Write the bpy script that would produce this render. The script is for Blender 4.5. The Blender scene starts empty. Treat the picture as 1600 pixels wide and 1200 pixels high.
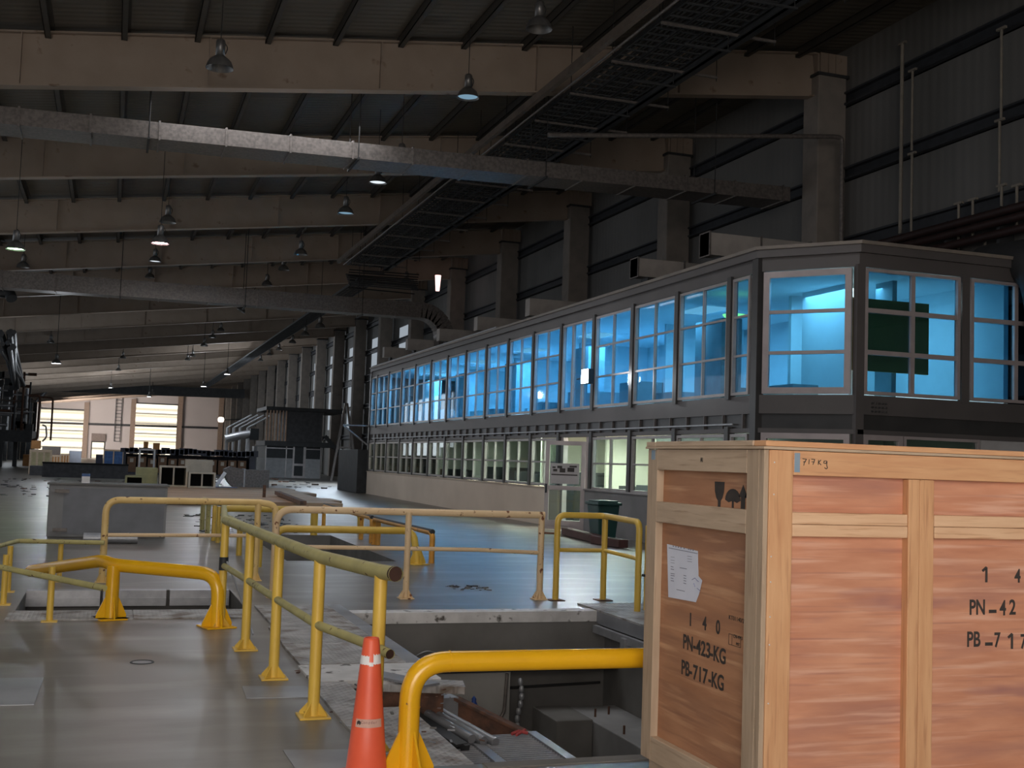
import bpy, bmesh, math, random
import numpy as np
from mathutils import Vector, Matrix, Euler
random.seed(7)
C = bpy.context.scene.collection
PI = math.pi
# ---------------------------------------------------------------- camera
F_PX, YAW, PITCH, ROLL, EYE = 1822.0, math.radians(18.81), math.radians(3.846), math.radians(1.970), 1.6
cy, sy, cp, sp = math.cos(YAW), math.sin(YAW), math.cos(PITCH), math.sin(PITCH)
fw = Vector((sy*cp, cy*cp, sp)); r0 = Vector((cy, -sy, 0)); u0 = r0.cross(fw)
rt = math.cos(ROLL)*r0 + math.sin(ROLL)*u0
up = -math.sin(ROLL)*r0 + math.cos(ROLL)*u0
cam_d = bpy.data.cameras.new('camera'); cam = bpy.data.objects.new('camera', cam_d); C.objects.link(cam)
cam.matrix_world = Matrix(((rt.x, up.x, -fw.x, 0), (rt.y, up.y, -fw.y, 0), (rt.z, up.z, -fw.z, EYE), (0, 0, 0, 1)))
cam_d.sensor_width = 36; cam_d.lens = 36*F_PX/1600; cam_d.clip_end = 600; cam_d.clip_start = .05
bpy.context.scene.camera = cam
def ray(x, y): return rt*((x-800)/F_PX) + up*(-(y-600)/F_PX) + fw
def G(x, y, z=0.): d = ray(x, y); return Vector((0, 0, EYE)) + d*((z-EYE)/d.z)
def PY(x, y, Y): d = ray(x, y); return Vector((0, 0, EYE)) + d*(Y/d.y)
def PX(x, y, X): d = ray(x, y); return Vector((0, 0, EYE)) + d*(X/d.x)
# ---------------------------------------------------------------- view, world, big lights
vs = bpy.context.scene.view_settings
vs.view_transform = 'Standard'; vs.look = 'None'; vs.gamma = 1; vs.use_curve_mapping = False
vs.exposure = 0.0
w = bpy.data.worlds.new('world'); bpy.context.scene.world = w; w.use_nodes = True
bg = w.node_tree.nodes['Background']; bg.inputs[0].default_value = (.75, .86, 1, 1); bg.inputs[1].default_value = 0.22
def light(name, kind, loc, energy, color=(1, 1, 1), rot=(0, 0, 0), **kw):
    d = bpy.data.lights.new(name, kind); d.energy = energy; d.color = color
    for k, v in kw.items(): setattr(d, k, v)
    o = bpy.data.objects.new(name, d); C.objects.link(o); o.location = loc; o.rotation_euler = rot
    return o
def aim(o, tgt):
    o.rotation_euler = (Vector(tgt)-o.location).to_track_quat('-Z', 'Y').to_euler()
sun = light('sun', 'SUN', (0, 0, 60), 7.0, (1, .93, .82), angle=.01); sun.rotation_euler = (math.radians(38), 0, 0)   # only reaches the yard beyond the far doors
k = light('key_behind_camera', 'AREA', (-2.5, -7.5, 3.6), 1150, (1, .90, .82), shape='RECTANGLE', size=8, size_y=5.5); aim(k, (3, 12, 2.2))  # added key light for crate front and foreground; no gate is built
for n_, (x_, y_, z_, e_) in enumerate(((-1.5, 5, 8.0, 110), (3, 15, 9.0, 260), (3, 27, 9.2, 240), (2, 44, 8.6, 260))):
    light('overhead_floor_fill', 'AREA', (x_, y_, z_), e_, (1, .93, .84) if n_ < 1 else (.97, .97, 1), size=5)  # added area fills that brighten the floor from above, no lamps hang here
k = light('end_wall_fill', 'AREA', (-7.5, 180, 4.5), 3200, (1, .90, .84), shape='RECTANGLE', size=10, size_y=7); aim(k, (6, 197, 6))  # added fill inside the hall, aimed at the end wall
k = light('daylight_far_hall', 'AREA', (-9.5, 120, 5), 1700, (.86, .93, 1), shape='RECTANGLE', size=30, size_y=6); aim(k, (17, 122, 4))
k = light('side_fill', 'AREA', (-10.5, 44, 3.5), 380, (.92, .95, 1), shape='RECTANGLE', size=30, size_y=6); aim(k, (8, 40, 2))  # added fill across the floor from the open left side
k = light('floor_patch_fill', 'AREA', (12, 66, 4.5), 1000, (.75, .87, 1), shape='RECTANGLE', size=5, size_y=4); aim(k, (10.5, 66, 0))  # added downlight for the bright floor patch beyond the office
# ---------------------------------------------------------------- materials
def new_mat(name):
    m = bpy.data.materials.new(name); m.use_nodes = True
    return m, m.node_tree, m.node_tree.nodes['Principled BSDF']
MATS = {}
def mat(name, c1, c2=None, rough=.6, metal=0, scale=4, detail=6, bump=0, stretch=(1, 1, 1), lo=.35, hi=.65, spec=.5, bscale=None):
    if name in MATS: return MATS[name]
    m, nt, b = new_mat(name); N = nt.nodes; L = nt.links
    b.inputs['Roughness'].default_value = rough; b.inputs['Metallic'].default_value = metal
    b.inputs['Specular IOR Level'].default_value = spec
    if c2 is None: c2 = tuple(x*.8 for x in c1)
    tc = N.new('ShaderNodeTexCoord'); mp = N.new('ShaderNodeMapping'); mp.inputs['Scale'].default_value = stretch
    nz = N.new('ShaderNodeTexNoise'); nz.inputs['Scale'].default_value = scale; nz.inputs['Detail'].default_value = detail
    cr = N.new('ShaderNodeValToRGB'); cr.color_ramp.elements[0].position = lo; cr.color_ramp.elements[1].position = hi
    cr.color_ramp.elements[0].color = (*c2, 1); cr.color_ramp.elements[1].color = (*c1, 1)
    L.new(tc.outputs['Object'], mp.inputs[0]); L.new(mp.outputs[0], nz.inputs['Vector']); L.new(nz.outputs[0], cr.inputs[0])
    L.new(cr.outputs[0], b.inputs['Base Color'])
    if bump:
        bp = N.new('ShaderNodeBump'); bp.inputs['Strength'].default_value = bump; bp.inputs['Distance'].default_value = .02
        L.new(nz.outputs[0], bp.inputs['Height']); L.new(bp.outputs[0], b.inputs['Normal'])
    MATS[name] = m; return m
def layer(m, c, scale, lo, hi, stretch=(1, 1, 1), rough=None, detail=8, w=0.0):
    """adds a second colour (chips, stains) over a material"""
    nt = m.node_tree; N = nt.nodes; L = nt.links; b = N['Principled BSDF']
    src = b.inputs['Base Color'].links[0].from_socket
    tc = N.new('ShaderNodeTexCoord'); mp = N.new('ShaderNodeMapping'); mp.inputs['Scale'].default_value = stretch; mp.inputs['Location'].default_value = (w, w*2, w*3)
    nz = N.new('ShaderNodeTexNoise'); nz.inputs['Scale'].default_value = scale; nz.inputs['Detail'].default_value = detail
    cr = N.new('ShaderNodeValToRGB'); cr.color_ramp.elements[0].position = lo; cr.color_ramp.elements[1].position = hi
    mx = N.new('ShaderNodeMix'); mx.data_type = 'RGBA'; mx.inputs['B'].default_value = (*c, 1)
    L.new(tc.outputs['Object'], mp.inputs[0]); L.new(mp.outputs[0], nz.inputs['Vector']); L.new(nz.outputs[0], cr.inputs[0])
    L.new(cr.outputs[0], mx.inputs['Factor']); L.new(src, mx.inputs['A']); L.new(mx.outputs['Result'], b.inputs['Base Color'])
    if rough is not None:
        mr = N.new('ShaderNodeMapRange'); mr.inputs['To Min'].default_value = b.inputs['Roughness'].default_value; mr.inputs['To Max'].default_value = rough
        L.new(cr.outputs[0], mr.inputs['Value']); L.new(mr.outputs[0], b.inputs['Roughness'])
    return m
def ribs(m, scale, axis='X', strength=.5, dist=.03):
    nt = m.node_tree; N = nt.nodes; L = nt.links; b = N['Principled BSDF']
    tc = N.new('ShaderNodeTexCoord'); wv = N.new('ShaderNodeTexWave'); wv.bands_direction = axis; wv.inputs['Scale'].default_value = scale
    bp = N.new('ShaderNodeBump'); bp.inputs['Strength'].default_value = strength; bp.inputs['Distance'].default_value = dist
    L.new(tc.outputs['Object'], wv.inputs['Vector']); L.new(wv.outputs[0], bp.inputs['Height']); L.new(bp.outputs[0], b.inputs['Normal'])
    return m
def emit(name, c, s):
    m = bpy.data.materials.new(name); m.use_nodes = True; nt = m.node_tree
    nt.nodes.remove(nt.nodes['Principled BSDF']); e = nt.nodes.new('ShaderNodeEmission')
    e.inputs[0].default_value = (*c, 1); e.inputs[1].default_value = s
    nt.links.new(e.outputs[0], nt.nodes['Material Output'].inputs[0]); return m
def glass(name, tint, refl=.9):
    m = bpy.data.materials.new(name); m.use_nodes = True; nt = m.node_tree; N = nt.nodes
    N.remove(N['Principled BSDF']); t = N.new('ShaderNodeBsdfTransparent'); t.inputs[0].default_value = (*tint, 1)
    g = N.new('ShaderNodeBsdfGlossy'); g.inputs[0].default_value = (refl, refl, refl, 1); g.inputs['Roughness'].default_value = .03
    lw = N.new('ShaderNodeLayerWeight'); lw.inputs[0].default_value = .5; pw = N.new('ShaderNodeMath'); pw.operation = 'POWER'; pw.inputs[1].default_value = 4.5
    ma = N.new('ShaderNodeMath'); ma.operation = 'MULTIPLY_ADD'; ma.inputs[1].default_value = .45; ma.inputs[2].default_value = .035; mx = N.new('ShaderNodeMixShader')
    nt.links.new(lw.outputs['Facing'], pw.inputs[0]); nt.links.new(pw.outputs[0], ma.inputs[0]); nt.links.new(ma.outputs[0], mx.inputs[0]); nt.links.new(t.outputs[0], mx.inputs[1]); nt.links.new(g.outputs[0], mx.inputs[2])
    nt.links.new(mx.outputs[0], N['Material Output'].inputs[0]); return m
M_floor = mat('floor_concrete', (.205, .19, .168), (.125, .112, .094), .36, scale=.35, lo=.28, hi=.72, stretch=(1, .7, 1), detail=5)
layer(M_floor, (.125, .108, .09), .8, .48, .80, (1, .45, 1), detail=4, w=3)
layer(M_floor, (.25, .235, .215), 1.7, .50, .85, (.45, 1.3, 1), .28, detail=4, w=9)
layer(M_floor, (.11, .10, .09), 1.3, .56, .90, (1, .25, 1), detail=5, w=5)
M_conc = mat('pit_concrete', (.20, .195, .185), (.13, .125, .115), .9, scale=1.3, bump=.3)
M_block = mat('block_concrete', (.30, .30, .30), (.22, .22, .22), .85, scale=2, bump=.2)
M_render = mat('wall_render', (.68, .58, .48), (.60, .51, .42), .8, scale=.6, bump=.05)
M_roof = ribs(mat('roof_sheet', (.145, .125, .10), (.115, .10, .08), .8, scale=.5), 1.3, 'Y', .35)
M_wall = ribs(mat('wall_sheet', (.18, .175, .168), (.13, .128, .122), .75, scale=.35, stretch=(1, 1, .2)), 1.1, 'Y', .22)
M_endwall = mat('end_wall_sheet', (.60, .545, .52), (.53, .48, .46), .7, scale=.1)
M_beam = mat('beam_paint', (.36, .285, .225), (.32, .25, .195), .6, scale=1.5, bump=.02)
layer(M_beam, (.20, .13, .09), 3, .64, .74)
M_steel_dark = mat('dark_steel', (.04, .042, .045), (.025, .027, .029), .6, scale=3)
M_purlin = mat('purlin_steel', (.07, .062, .05), (.05, .045, .04), .7, scale=2)
M_girt = mat('girt_steel', (.035, .038, .045), (.025, .027, .032), .6)
M_col = mat('column_concrete', (.27, .235, .205), (.21, .185, .165), .9, scale=2, bump=.3)
M_galv = mat('galvanised_sheet', (.195, .17, .155), (.12, .107, .098), .5, .3, scale=14, bump=.05)
M_galv2 = mat('galvanised_clean', (.42, .43, .45), (.34, .35, .37), .42, .5, scale=10)
M_office = mat('office_cladding', (.105, .094, .092), (.085, .077, .075), .45, scale=1)
M_office_dark = mat('office_dark_post', (.05, .048, .047), (.035, .034, .034), .35, scale=2)
M_alu = mat('window_aluminium', (.38, .35, .345), (.31, .285, .28), .35, .4, scale=3)
M_alu_pink = mat('window_aluminium_warm', (.45, .39, .385), (.38, .33, .325), .4, .2, scale=3)
M_edge = mat('roof_edge_trim', (.24, .205, .17), (.18, .155, .135), .5, scale=3)
M_yel = layer(mat('yellow_paint', (.74, .50, .085), (.66, .43, .07), .32, scale=3), (.10, .045, .025), 16, .70, .76, rough=.7)
M_yel_deep = layer(mat('yellow_bumper_paint', (.85, .47, .012), (.76, .40, .01), .22, scale=2), (.18, .07, .02), 20, .73, .78, rough=.6)
M_yel_pale = layer(mat('pale_yellow_paint', (.80, .58, .24), (.70, .48, .18), .45, scale=4), (.16, .06, .03), 15, .63, .69, rough=.8)
M_yel_cream = layer(mat('cream_yellow_paint', (.80, .60, .36), (.72, .52, .30), .5, scale=4), (.20, .07, .03), 14, .62, .68, rough=.8)
M_yel_dirty = layer(mat('dusty_yellow_paint', (.48, .43, .17), (.38, .34, .14), .6, scale=6), (.10, .05, .03), 18, .64, .70, rough=.8)
M_orange_rail = layer(mat('orange_yellow_paint', (.75, .36, .05), (.6, .28, .04), .45, scale=4), (.15, .05, .02), 14, .66, .72)
M_rust = mat('rusty_steel', (.16, .075, .045), (.07, .04, .03), .85, scale=12, bump=.3)
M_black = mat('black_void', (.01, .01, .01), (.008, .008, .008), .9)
M_bore = mat('pipe_bore_rust', (.05, .022, .015), (.03, .014, .01), .9)
M_chequer = layer(mat('chequer_plate_white', (.47, .46, .45), (.27, .26, .25), .55, .1, scale=5, bump=.2), (.17, .13, .10), 3.2, .52, .66)
def chequer(m):
    nt = m.node_tree; N = nt.nodes; L = nt.links; b = N['Principled BSDF']
    tc = N.new('ShaderNodeTexCoord'); mp = N.new('ShaderNodeMapping'); mp.inputs['Rotation'].default_value = (0, 0, PI/4)
    ck = N.new('ShaderNodeTexWave'); ck.inputs['Scale'].default_value = 6; ck.bands_direction = 'X'
    ck2 = N.new('ShaderNodeTexWave'); ck2.inputs['Scale'].default_value = 6; ck2.bands_direction = 'Y'
    mx = N.new('ShaderNodeMath'); mx.operation = 'MAXIMUM'
    bp = N.new('ShaderNodeBump'); bp.inputs['Strength'].default_value = .9; bp.inputs['Distance'].default_value = .012
    L.new(tc.outputs['Object'], mp.inputs[0]); L.new(mp.outputs[0], ck.inputs['Vector']); L.new(mp.outputs[0], ck2.inputs['Vector'])
    L.new(ck.outputs[0], mx.inputs[0]); L.new(ck2.outputs[0], mx.inputs[1]); L.new(mx.outputs[0], bp.inputs['Height']); L.new(bp.outputs[0], b.inputs['Normal'])
chequer(M_chequer)
M_whitecurb = layer(mat('white_curb_paint', (.70, .69, .68), (.55, .54, .53), .6, scale=6), (.10, .09, .08), 9, .60, .68)
M_plate = mat('steel_floor_plate', (.30, .31, .33), (.21, .215, .23), .4, .3, scale=2)
def wood(name, c1, c2, stretch, c3=None, scale=3.0, knot=(.16, .07, .035)):
    m = mat(name, c1, c2, .62, scale=scale, detail=9, stretch=stretch, bump=.12, lo=.3, hi=.7)
    if c3: layer(m, c3, scale*.5, .5, .72, tuple(s*.8 for s in stretch), w=4)
    layer(m, knot, 2.4, .73, .80, (1, 1, 1.2), w=11)
    return m
def grain(m, c, scale, stretch, lo=.5, hi=.75, w=2):
    return layer(m, c, scale, lo, hi, stretch, detail=4, w=w)
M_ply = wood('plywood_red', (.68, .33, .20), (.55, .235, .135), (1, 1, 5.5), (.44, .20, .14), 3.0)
M_ply2 = wood('plywood_shaded', (.50, .255, .135), (.36, .165, .085), (1, .8, 4.5), (.30, .15, .09), 2.6)  # darker copy for the crate's side panel, its shade put into the colour
M_pine_v = wood('pine_board_upright', (.72, .42, .22), (.60, .31, .15), (7, 7, .8))
M_pine_h = wood('pine_board_level', (.72, .42, .22), (.60, .30, .15), (.9, .9, 8))
M_pine_light = wood('pine_board_pale', (.80, .54, .34), (.68, .41, .24), (.9, .9, 8))
M_pine_dim_v = wood('shaded_pine_upright', (.50, .38, .27), (.39, .29, .20), (7, 7, .8))  # darker pine copies, shade of the crate's side face put into the colour
M_pine_dim = wood('shaded_pine_level', (.56, .43, .31), (.44, .33, .23), (.9, .9, 8))
grain(M_ply, (.72, .42, .30), 2.2, (.7, .7, 14), .52, .72); grain(M_ply, (.44, .19, .13), 3.2, (.5, .5, 16), .56, .76, 7); grain(M_ply, (.33, .15, .14), 1.1, (.6, 1, 3.2), .60, .70, 21)
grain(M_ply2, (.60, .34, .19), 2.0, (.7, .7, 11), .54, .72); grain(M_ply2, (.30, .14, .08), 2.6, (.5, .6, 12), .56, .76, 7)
for m_ in (M_pine_v, M_pine_dim_v): grain(m_, (.45, .21, .10) if m_ is M_pine_v else (.30, .21, .14), 9, (6, 6, .35), .55, .75)
for m_ in (M_pine_h, M_pine_light, M_pine_dim): grain(m_, (.50, .25, .13) if m_ is not M_pine_dim else (.34, .24, .16), 9, (.35, .35, 6), .55, .75)
M_ink = mat('black_stencil_ink', (.03, .026, .024), (.05, .04, .035), .7, scale=20)
M_blue_tape = mat('blue_chalk_mark', (.22, .32, .42), (.30, .36, .42), .8, scale=10)
M_paper = mat('white_paper', (.72, .76, .88), (.66, .70, .82), .7)
M_print = mat('grey_print', (.22, .24, .32), (.30, .32, .4), .8)
M_cone = mat('orange_cone_plastic', (.84, .13, .055), (.76, .105, .045), .45, scale=3)
M_white_tape = mat('worn_white_tape', (.85, .84, .83), (.75, .74, .73), .5)
M_label = mat('faded_cone_label', (.62, .40, .33), (.55, .33, .26), .6, scale=8)
M_blueplate = mat('blue_barrel', (.02, .09, .3), (.015, .06, .2), .4)
M_greenplastic = mat('green_bin_plastic', (.012, .06, .055), (.01, .045, .042), .4)
M_lamp = mat('lamp_aluminium', (.22, .215, .21), (.15, .145, .14), .4, .6, scale=6)
M_white_in = mat('office_interior_paint', (.72, .80, .82), (.68, .76, .78), .8)
M_cream_in = mat('office_interior_cream', (.80, .78, .68), (.76, .74, .64), .8)
M_teal_in = mat('office_partition', (.22, .30, .32), (.18, .25, .27), .8)
M_olive = mat('olive_panel_paint', (.40, .20, .04), (.36, .18, .035), .8)
M_dark_in = mat('dark_furniture', (.02, .025, .03), (.015, .018, .02), .6)
M_blueglass = glass('blue_tinted_glass', (.40, .70, .88))
M_clearglass = glass('grey_clear_glass', (.70, .78, .76))
M_far_daylight = emit('translucent_wall_light', (.75, .85, .95), .42)
M_yard = mat('yard_ground', (.6, .56, .5), (.5, .47, .42), .9, scale=.2)
M_yardwall = ribs(mat('yard_building_cladding', (.85, .80, .68), (.8, .75, .64), .8), .25, 'Z', 1, .2)
M_cardboard = mat('cardboard', (.16, .085, .045), (.11, .06, .035), .85, scale=1.5)
M_darkcover = mat('dark_tarpaulin', (.03, .032, .05), (.02, .02, .03), .6, scale=2)
M_crate_orange = mat('orange_pallet_wood', (.50, .24, .09), (.38, .18, .06), .8, scale=2)
M_bluecover = mat('blue_tarpaulin', (.05, .14, .35), (.03, .08, .22), .5)
M_pileply = mat('pale_crate_board', (.42, .37, .22), (.34, .29, .17), .8)
M_yelduct = mat('yellowed_duct_sheet', (.33, .31, .15), (.26, .25, .13), .6, .2, scale=4)
M_creamduct = mat('cream_duct_sheet', (.50, .43, .33), (.42, .36, .28), .6, scale=3)
M_planks = mat('warm_lit_boards', (.42, .27, .17), (.30, .19, .12), .7, scale=1.2, stretch=(.4, 2, 1))  # warm light falling on the boards is mixed into their colour
M_wire = mat('dark_cable', (.025, .025, .025), (.02, .02, .02), .7)
M_redpipe = mat('dark_red_pipe', (.035, .016, .015), (.025, .012, .011), .6)
M_palepipe = mat('pale_riser_pipe', (.26, .23, .19), (.2, .18, .15), .6)
M_concdark = mat('dark_wall_block', (.09, .09, .095), (.06, .06, .065), .8)
# ---------------------------------------------------------------- geometry helpers
class MB:
    def __init__(s): s.v = []; s.f = []; s.m = []; s.mats = []; s.sm = []
    def _mi(s, m):
        if m not in s.mats: s.mats.append(m)
        return s.mats.index(m)
    def add(s, vs_, fs, m=None, smooth=False):
        o = len(s.v); s.v += [tuple(v) for v in vs_]; mi = s._mi(m)
        for f in fs: s.f.append([i+o for i in f]); s.m.append(mi); s.sm.append(smooth)
    def box(s, a, b, m=None, rz=0, piv=None):
        x0, y0, z0 = a; x1, y1, z1 = b
        vs_ = [(x0, y0, z0), (x1, y0, z0), (x1, y1, z0), (x0, y1, z0), (x0, y0, z1), (x1, y0, z1), (x1, y1, z1), (x0, y1, z1)]
        if rz:
            px, py = piv if piv else ((x0+x1)/2, (y0+y1)/2); c, n = math.cos(rz), math.sin(rz)
            vs_ = [(px+(x-px)*c-(y-py)*n, py+(x-px)*n+(y-py)*c, z) for x, y, z in vs_]
        s.add(vs_, [(0, 3, 2, 1), (4, 5, 6, 7), (0, 1, 5, 4), (1, 2, 6, 5), (2, 3, 7, 6), (3, 0, 4, 7)], m); return s
    def bar(s, p, q, w, h, m=None, upv=(0, 0, 1)):
        """rectangular bar from p to q, w across, h along upv"""
        p = Vector(p); q = Vector(q); d = (q-p).normalized(); u = Vector(upv)
        r = d.cross(u)
        if r.length < 1e-4: r = d.cross(Vector((0, 1, 0)))
        r.normalize(); u = r.cross(d)
        vs_ = []
        for e in (p, q):
            for a, b in ((-1, -1), (1, -1), (1, 1), (-1, 1)): vs_.append(e + r*(a*w/2) + u*(b*h/2))
        s.add(vs_, [(0, 1, 2, 3), (7, 6, 5, 4), (0, 4, 5, 1), (1, 5, 6, 2), (2, 6, 7, 3), (3, 7, 4, 0)], m); return s
    def tube(s, pts, r, m=None, n=14, fillet=0, caps=True, seg=6, smooth=True):
        pts = [Vector(p) for p in pts]
        if fillet and len(pts) > 2:
            out = [pts[0]]
            for i in range(1, len(pts)-1):
                a, b, c = pts[i-1], pts[i], pts[i+1]
                d1 = (a-b); d2 = (c-b); fl = min(fillet, d1.length*.48, d2.length*.48)
                p1 = b+d1.normalized()*fl; p2 = b+d2.normalized()*fl
                for k_ in range(seg+1):
                    t = k_/seg; out.append(p1*(1-t)**2 + b*2*t*(1-t) + p2*t*t)
            out.append(pts[-1]); pts = out
        rs = r if isinstance(r, (list, tuple)) else [r]*len(pts)
        vs_ = []; nrm = None
        for i, p in enumerate(pts):
            d = (pts[min(i+1, len(pts)-1)]-pts[max(i-1, 0)]).normalized()
            if nrm is None:
                nrm = d.cross(Vector((0, 0, 1)))
                if nrm.length < 1e-3: nrm = d.cross(Vector((0, 1, 0)))
                nrm.normalize()
            else:
                nrm = (nrm - d*nrm.dot(d)).normalized()
            bn = d.cross(nrm)
            for k_ in range(n):
                a = 2*PI*k_/n; vs_.append(p + (nrm*math.cos(a)+bn*math.sin(a))*rs[i])
        fs = [(i*n+k_, (i+1)*n+k_, (i+1)*n+(k_+1) % n, i*n+(k_+1) % n) for i in range(len(pts)-1) for k_ in range(n)]
        s.add(vs_, fs, m, smooth)
        if caps:
            o = len(vs_)-n
            s.add(vs_[:n], [list(range(n))[::-1]], m); s.add(vs_[o:], [list(range(n))], m)
        return s
    def lathe(s, prof, c=(0, 0, 0), m=None, n=24, smooth=True):
        vs_ = []; 
        for r, z in prof:
            for k_ in range(n):
                a = 2*PI*k_/n; vs_.append((c[0]+r*math.cos(a), c[1]+r*math.sin(a), c[2]+z))
        fs = [(i*n+k_, i*n+(k_+1) % n, (i+1)*n+(k_+1) % n, (i+1)*n+k_) for i in range(len(prof)-1) for k_ in range(n)]
        s.add(vs_, fs, m, smooth); return s
    def poly(s, pts, nrm, t, m=None):
        """flat polygon extruded by t along nrm"""
        pts = [Vector(p) for p in pts]; nv = Vector(nrm)*t; n = len(pts)
        vs_ = pts+[p+nv for p in pts]
        fs = [list(range(n))[::-1], [i+n for i in range(n)]]+[(i, (i+1) % n, (i+1) % n+n, i+n) for i in range(n)]
        s.add(vs_, fs, m); return s
    def build(s, name, parent=None, bevel=0, origin=None):
        me = bpy.data.meshes.new(name)
        if origin is None:
            if parent is not None: origin = Vector(parent['_o']) if '_o' in parent else Vector((0, 0, 0))
            else:
                a = np.array(s.v); origin = Vector((float(a[:, 0].mean()), float(a[:, 1].mean()), float(a[:, 2].min())))
        origin = Vector(origin)
        me.from_pydata([(v[0]-origin.x, v[1]-origin.y, v[2]-origin.z) for v in s.v], [], s.f)
        for m in s.mats: me.materials.append(m if m else M_steel_dark)
        me.polygons.foreach_set('material_index', s.m); me.polygons.foreach_set('use_smooth', s.sm)
        bm = bmesh.new(); bm.from_mesh(me); bmesh.ops.recalc_face_normals(bm, faces=bm.faces); bm.to_mesh(me); bm.free()
        me.update()
        o = bpy.data.objects.new(name, me); C.objects.link(o)
        if parent is not None: o.parent = parent
        else: o.location = origin
        o['_o'] = [float(a_) for a_ in origin]
        if bevel:
            b = o.modifiers.new('bevel', 'BEVEL'); b.width = bevel; b.segments = 2; b.limit_method = 'ANGLE'
        return o
def tag(o, label, cat, group=None, kind=None):
    o['label'] = label; o['category'] = cat
    if group: o['group'] = group
    if kind: o['kind'] = kind
    return o
def thing(name, label, cat, loc=(0, 0, 0), group=None):
    o = bpy.data.objects.new(name, None); C.objects.link(o); o.location = loc; o['_o'] = [float(a) for a in loc]
    o.empty_display_size = .1
    return tag(o, label, cat, group)
def struct(mb, name, parent=None, **kw):
    o = mb.build(name, parent, **kw)
    if parent is None: o['kind'] = 'structure'
    return o
ORD = ['nearest', 'second', 'third', 'fourth', 'fifth', 'sixth', 'seventh', 'eighth', 'ninth', 'tenth', 'eleventh', 'twelfth', 'thirteenth', 'fourteenth', 'fifteenth', 'sixteenth', 'seventeenth', 'eighteenth', 'nineteenth', 'twentieth', 'twenty-first', 'twenty-second', 'twenty-third', 'twenty-fourth', 'twenty-fifth']
def text(body, name, parent, loc, rot, size, m, sx=1.0, ext=.0006, shear=0, align='CENTER', spacing=1.0, bold=0):
    cu = bpy.data.curves.new(name, 'FONT'); cu.body = body; cu.size = size; cu.extrude = ext; cu.shear = shear; cu.offset = bold
    cu.align_x = align; cu.align_y = 'CENTER'; cu.space_character = spacing
    t = bpy.data.objects.new(name, cu); C.objects.link(t)
    bpy.context.view_layer.update()
    me = bpy.data.meshes.new_from_object(t.evaluated_get(bpy.context.evaluated_depsgraph_get()))
    bpy.data.objects.remove(t); me.name = name
    me.materials.clear(); me.materials.append(m)
    o = bpy.data.objects.new(name, me); C.objects.link(o); o.scale = (sx, 1, 1)
    o.rotation_euler = rot; po = Vector(parent['_o']) if parent and '_o' in parent else Vector((0, 0, 0))
    o.location = Vector(loc)-po
    o.parent = parent; return o
# ================================================================ SHELL
XW, YF, XL = 17.6, 197.0, -11.0
# pit openings (x0, x1, y0, y1, depth)
PITS = [(-.80, 1.40, 12.28, 14.1, 1.6), (1.62, 5.25, 6.0, 11.95, 3.0), (2.6, 4.3, 17.9, 23.7, 1.0)]
xs = sorted({XL-1, XW, *[p[0] for p in PITS], *[p[1] for p in PITS]}); ys = sorted({-10., YF+.1, *[p[2] for p in PITS], *[p[3] for p in PITS]})
fl = MB()
for i in range(len(xs)-1):
    for j in range(len(ys)-1):
        mx, my = (xs[i]+xs[i+1])/2, (ys[j]+ys[j+1])/2
        if any(p[0] < mx < p[1] and p[2] < my < p[3] for p in PITS): continue
        fl.add([(xs[i], ys[j], 0), (xs[i+1], ys[j], 0), (xs[i+1], ys[j+1], 0), (xs[i], ys[j+1], 0)], [(0, 1, 2, 3)], M_floor)
struct(fl, 'floor', origin=(0, 0, 0))
for n_, (x0, x1, y0, y1, d) in zip(('left', 'middle', 'far'), PITS):
    m = MB(); t = .3
    m.box((x0-t, y0-t, -d-.2), (x1+t, y1+t, -d), M_conc)
    m.box((x0-t, y1, -d), (x1+t, y1+t, -.004), M_conc); m.box((x0-t, y0-t, -d), (x1+t, y0, -.004), M_conc)
    m.box((x0-t, y0, -d), (x0, y1, -.004), M_conc); m.box((x1, y0, -d), (x1+t, y1, -.004), M_conc)
    struct(m, 'wall_pit_'+n_)
# right wall, left wall, end wall, roof
m = MB(); m.box((XW, -8, 0), (XW+.12, YF, 12.9), M_wall); struct(m, 'wall_right')
m = MB(); m.box((XL-.15, 84, 0), (XL, YF, 9.2), M_wall); struct(m, 'wall_left')
def roofz(X): return 10.16+.124*(X+2.6)
m = MB()
m.poly([(XL-1.5, -6, roofz(XL-1.5)), (XW+.3, -6, roofz(XW+.3)), (XW+.3, YF+.5, roofz(XW+.3)), (XL-1.5, YF+.5, roofz(XL-1.5))], (0, 0, 1), .1, M_roof)
struct(m, 'ceiling')
# end wall with two gates and a roller door: openings as (xa, xb, top)
def xe(x): return PY(x, 650, YF).x
ops = [(xe(58), xe(133), PY(95, 640, YF).z), (xe(132)+1.4, xe(165), PY(150, 694, YF).z+.3), (xe(211), xe(277), PY(244, 632, YF).z)]
m = MB(); x = XL
for a, b, top in ops:
    if a > x: m.box((x, YF, 0), (a, YF+.2, roofz(x)+.4), M_endwall)
    m.box((a, YF, top), (b, YF+.2, roofz(a)+.4), M_endwall); x = b
m.box((x, YF, 0), (XW, YF+.2, roofz(x)+1), M_endwall)
struct(m, 'wall_far', origin=(0, YF, 0))
for n_, (a, b, top) in enumerate(ops):
    m = MB(); w_ = .18
    m.box((a-w_, YF-.08, 0), (a, YF+.1, top), M_steel_dark); m.box((b, YF-.08, 0), (b+w_, YF+.1, top), M_steel_dark)
    m.box((a-w_, YF-.08, top), (b+w_, YF+.1, top+w_), M_steel_dark)
    if n_ == 1: m.box((a-w_, YF-.5, top+w_), (b+w_, YF-.08, top+1.4), mat('roller_housing', (.22, .17, .15), (.18, .14, .12), .6))
    struct(m, 'door_%d' % (n_+1))
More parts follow.
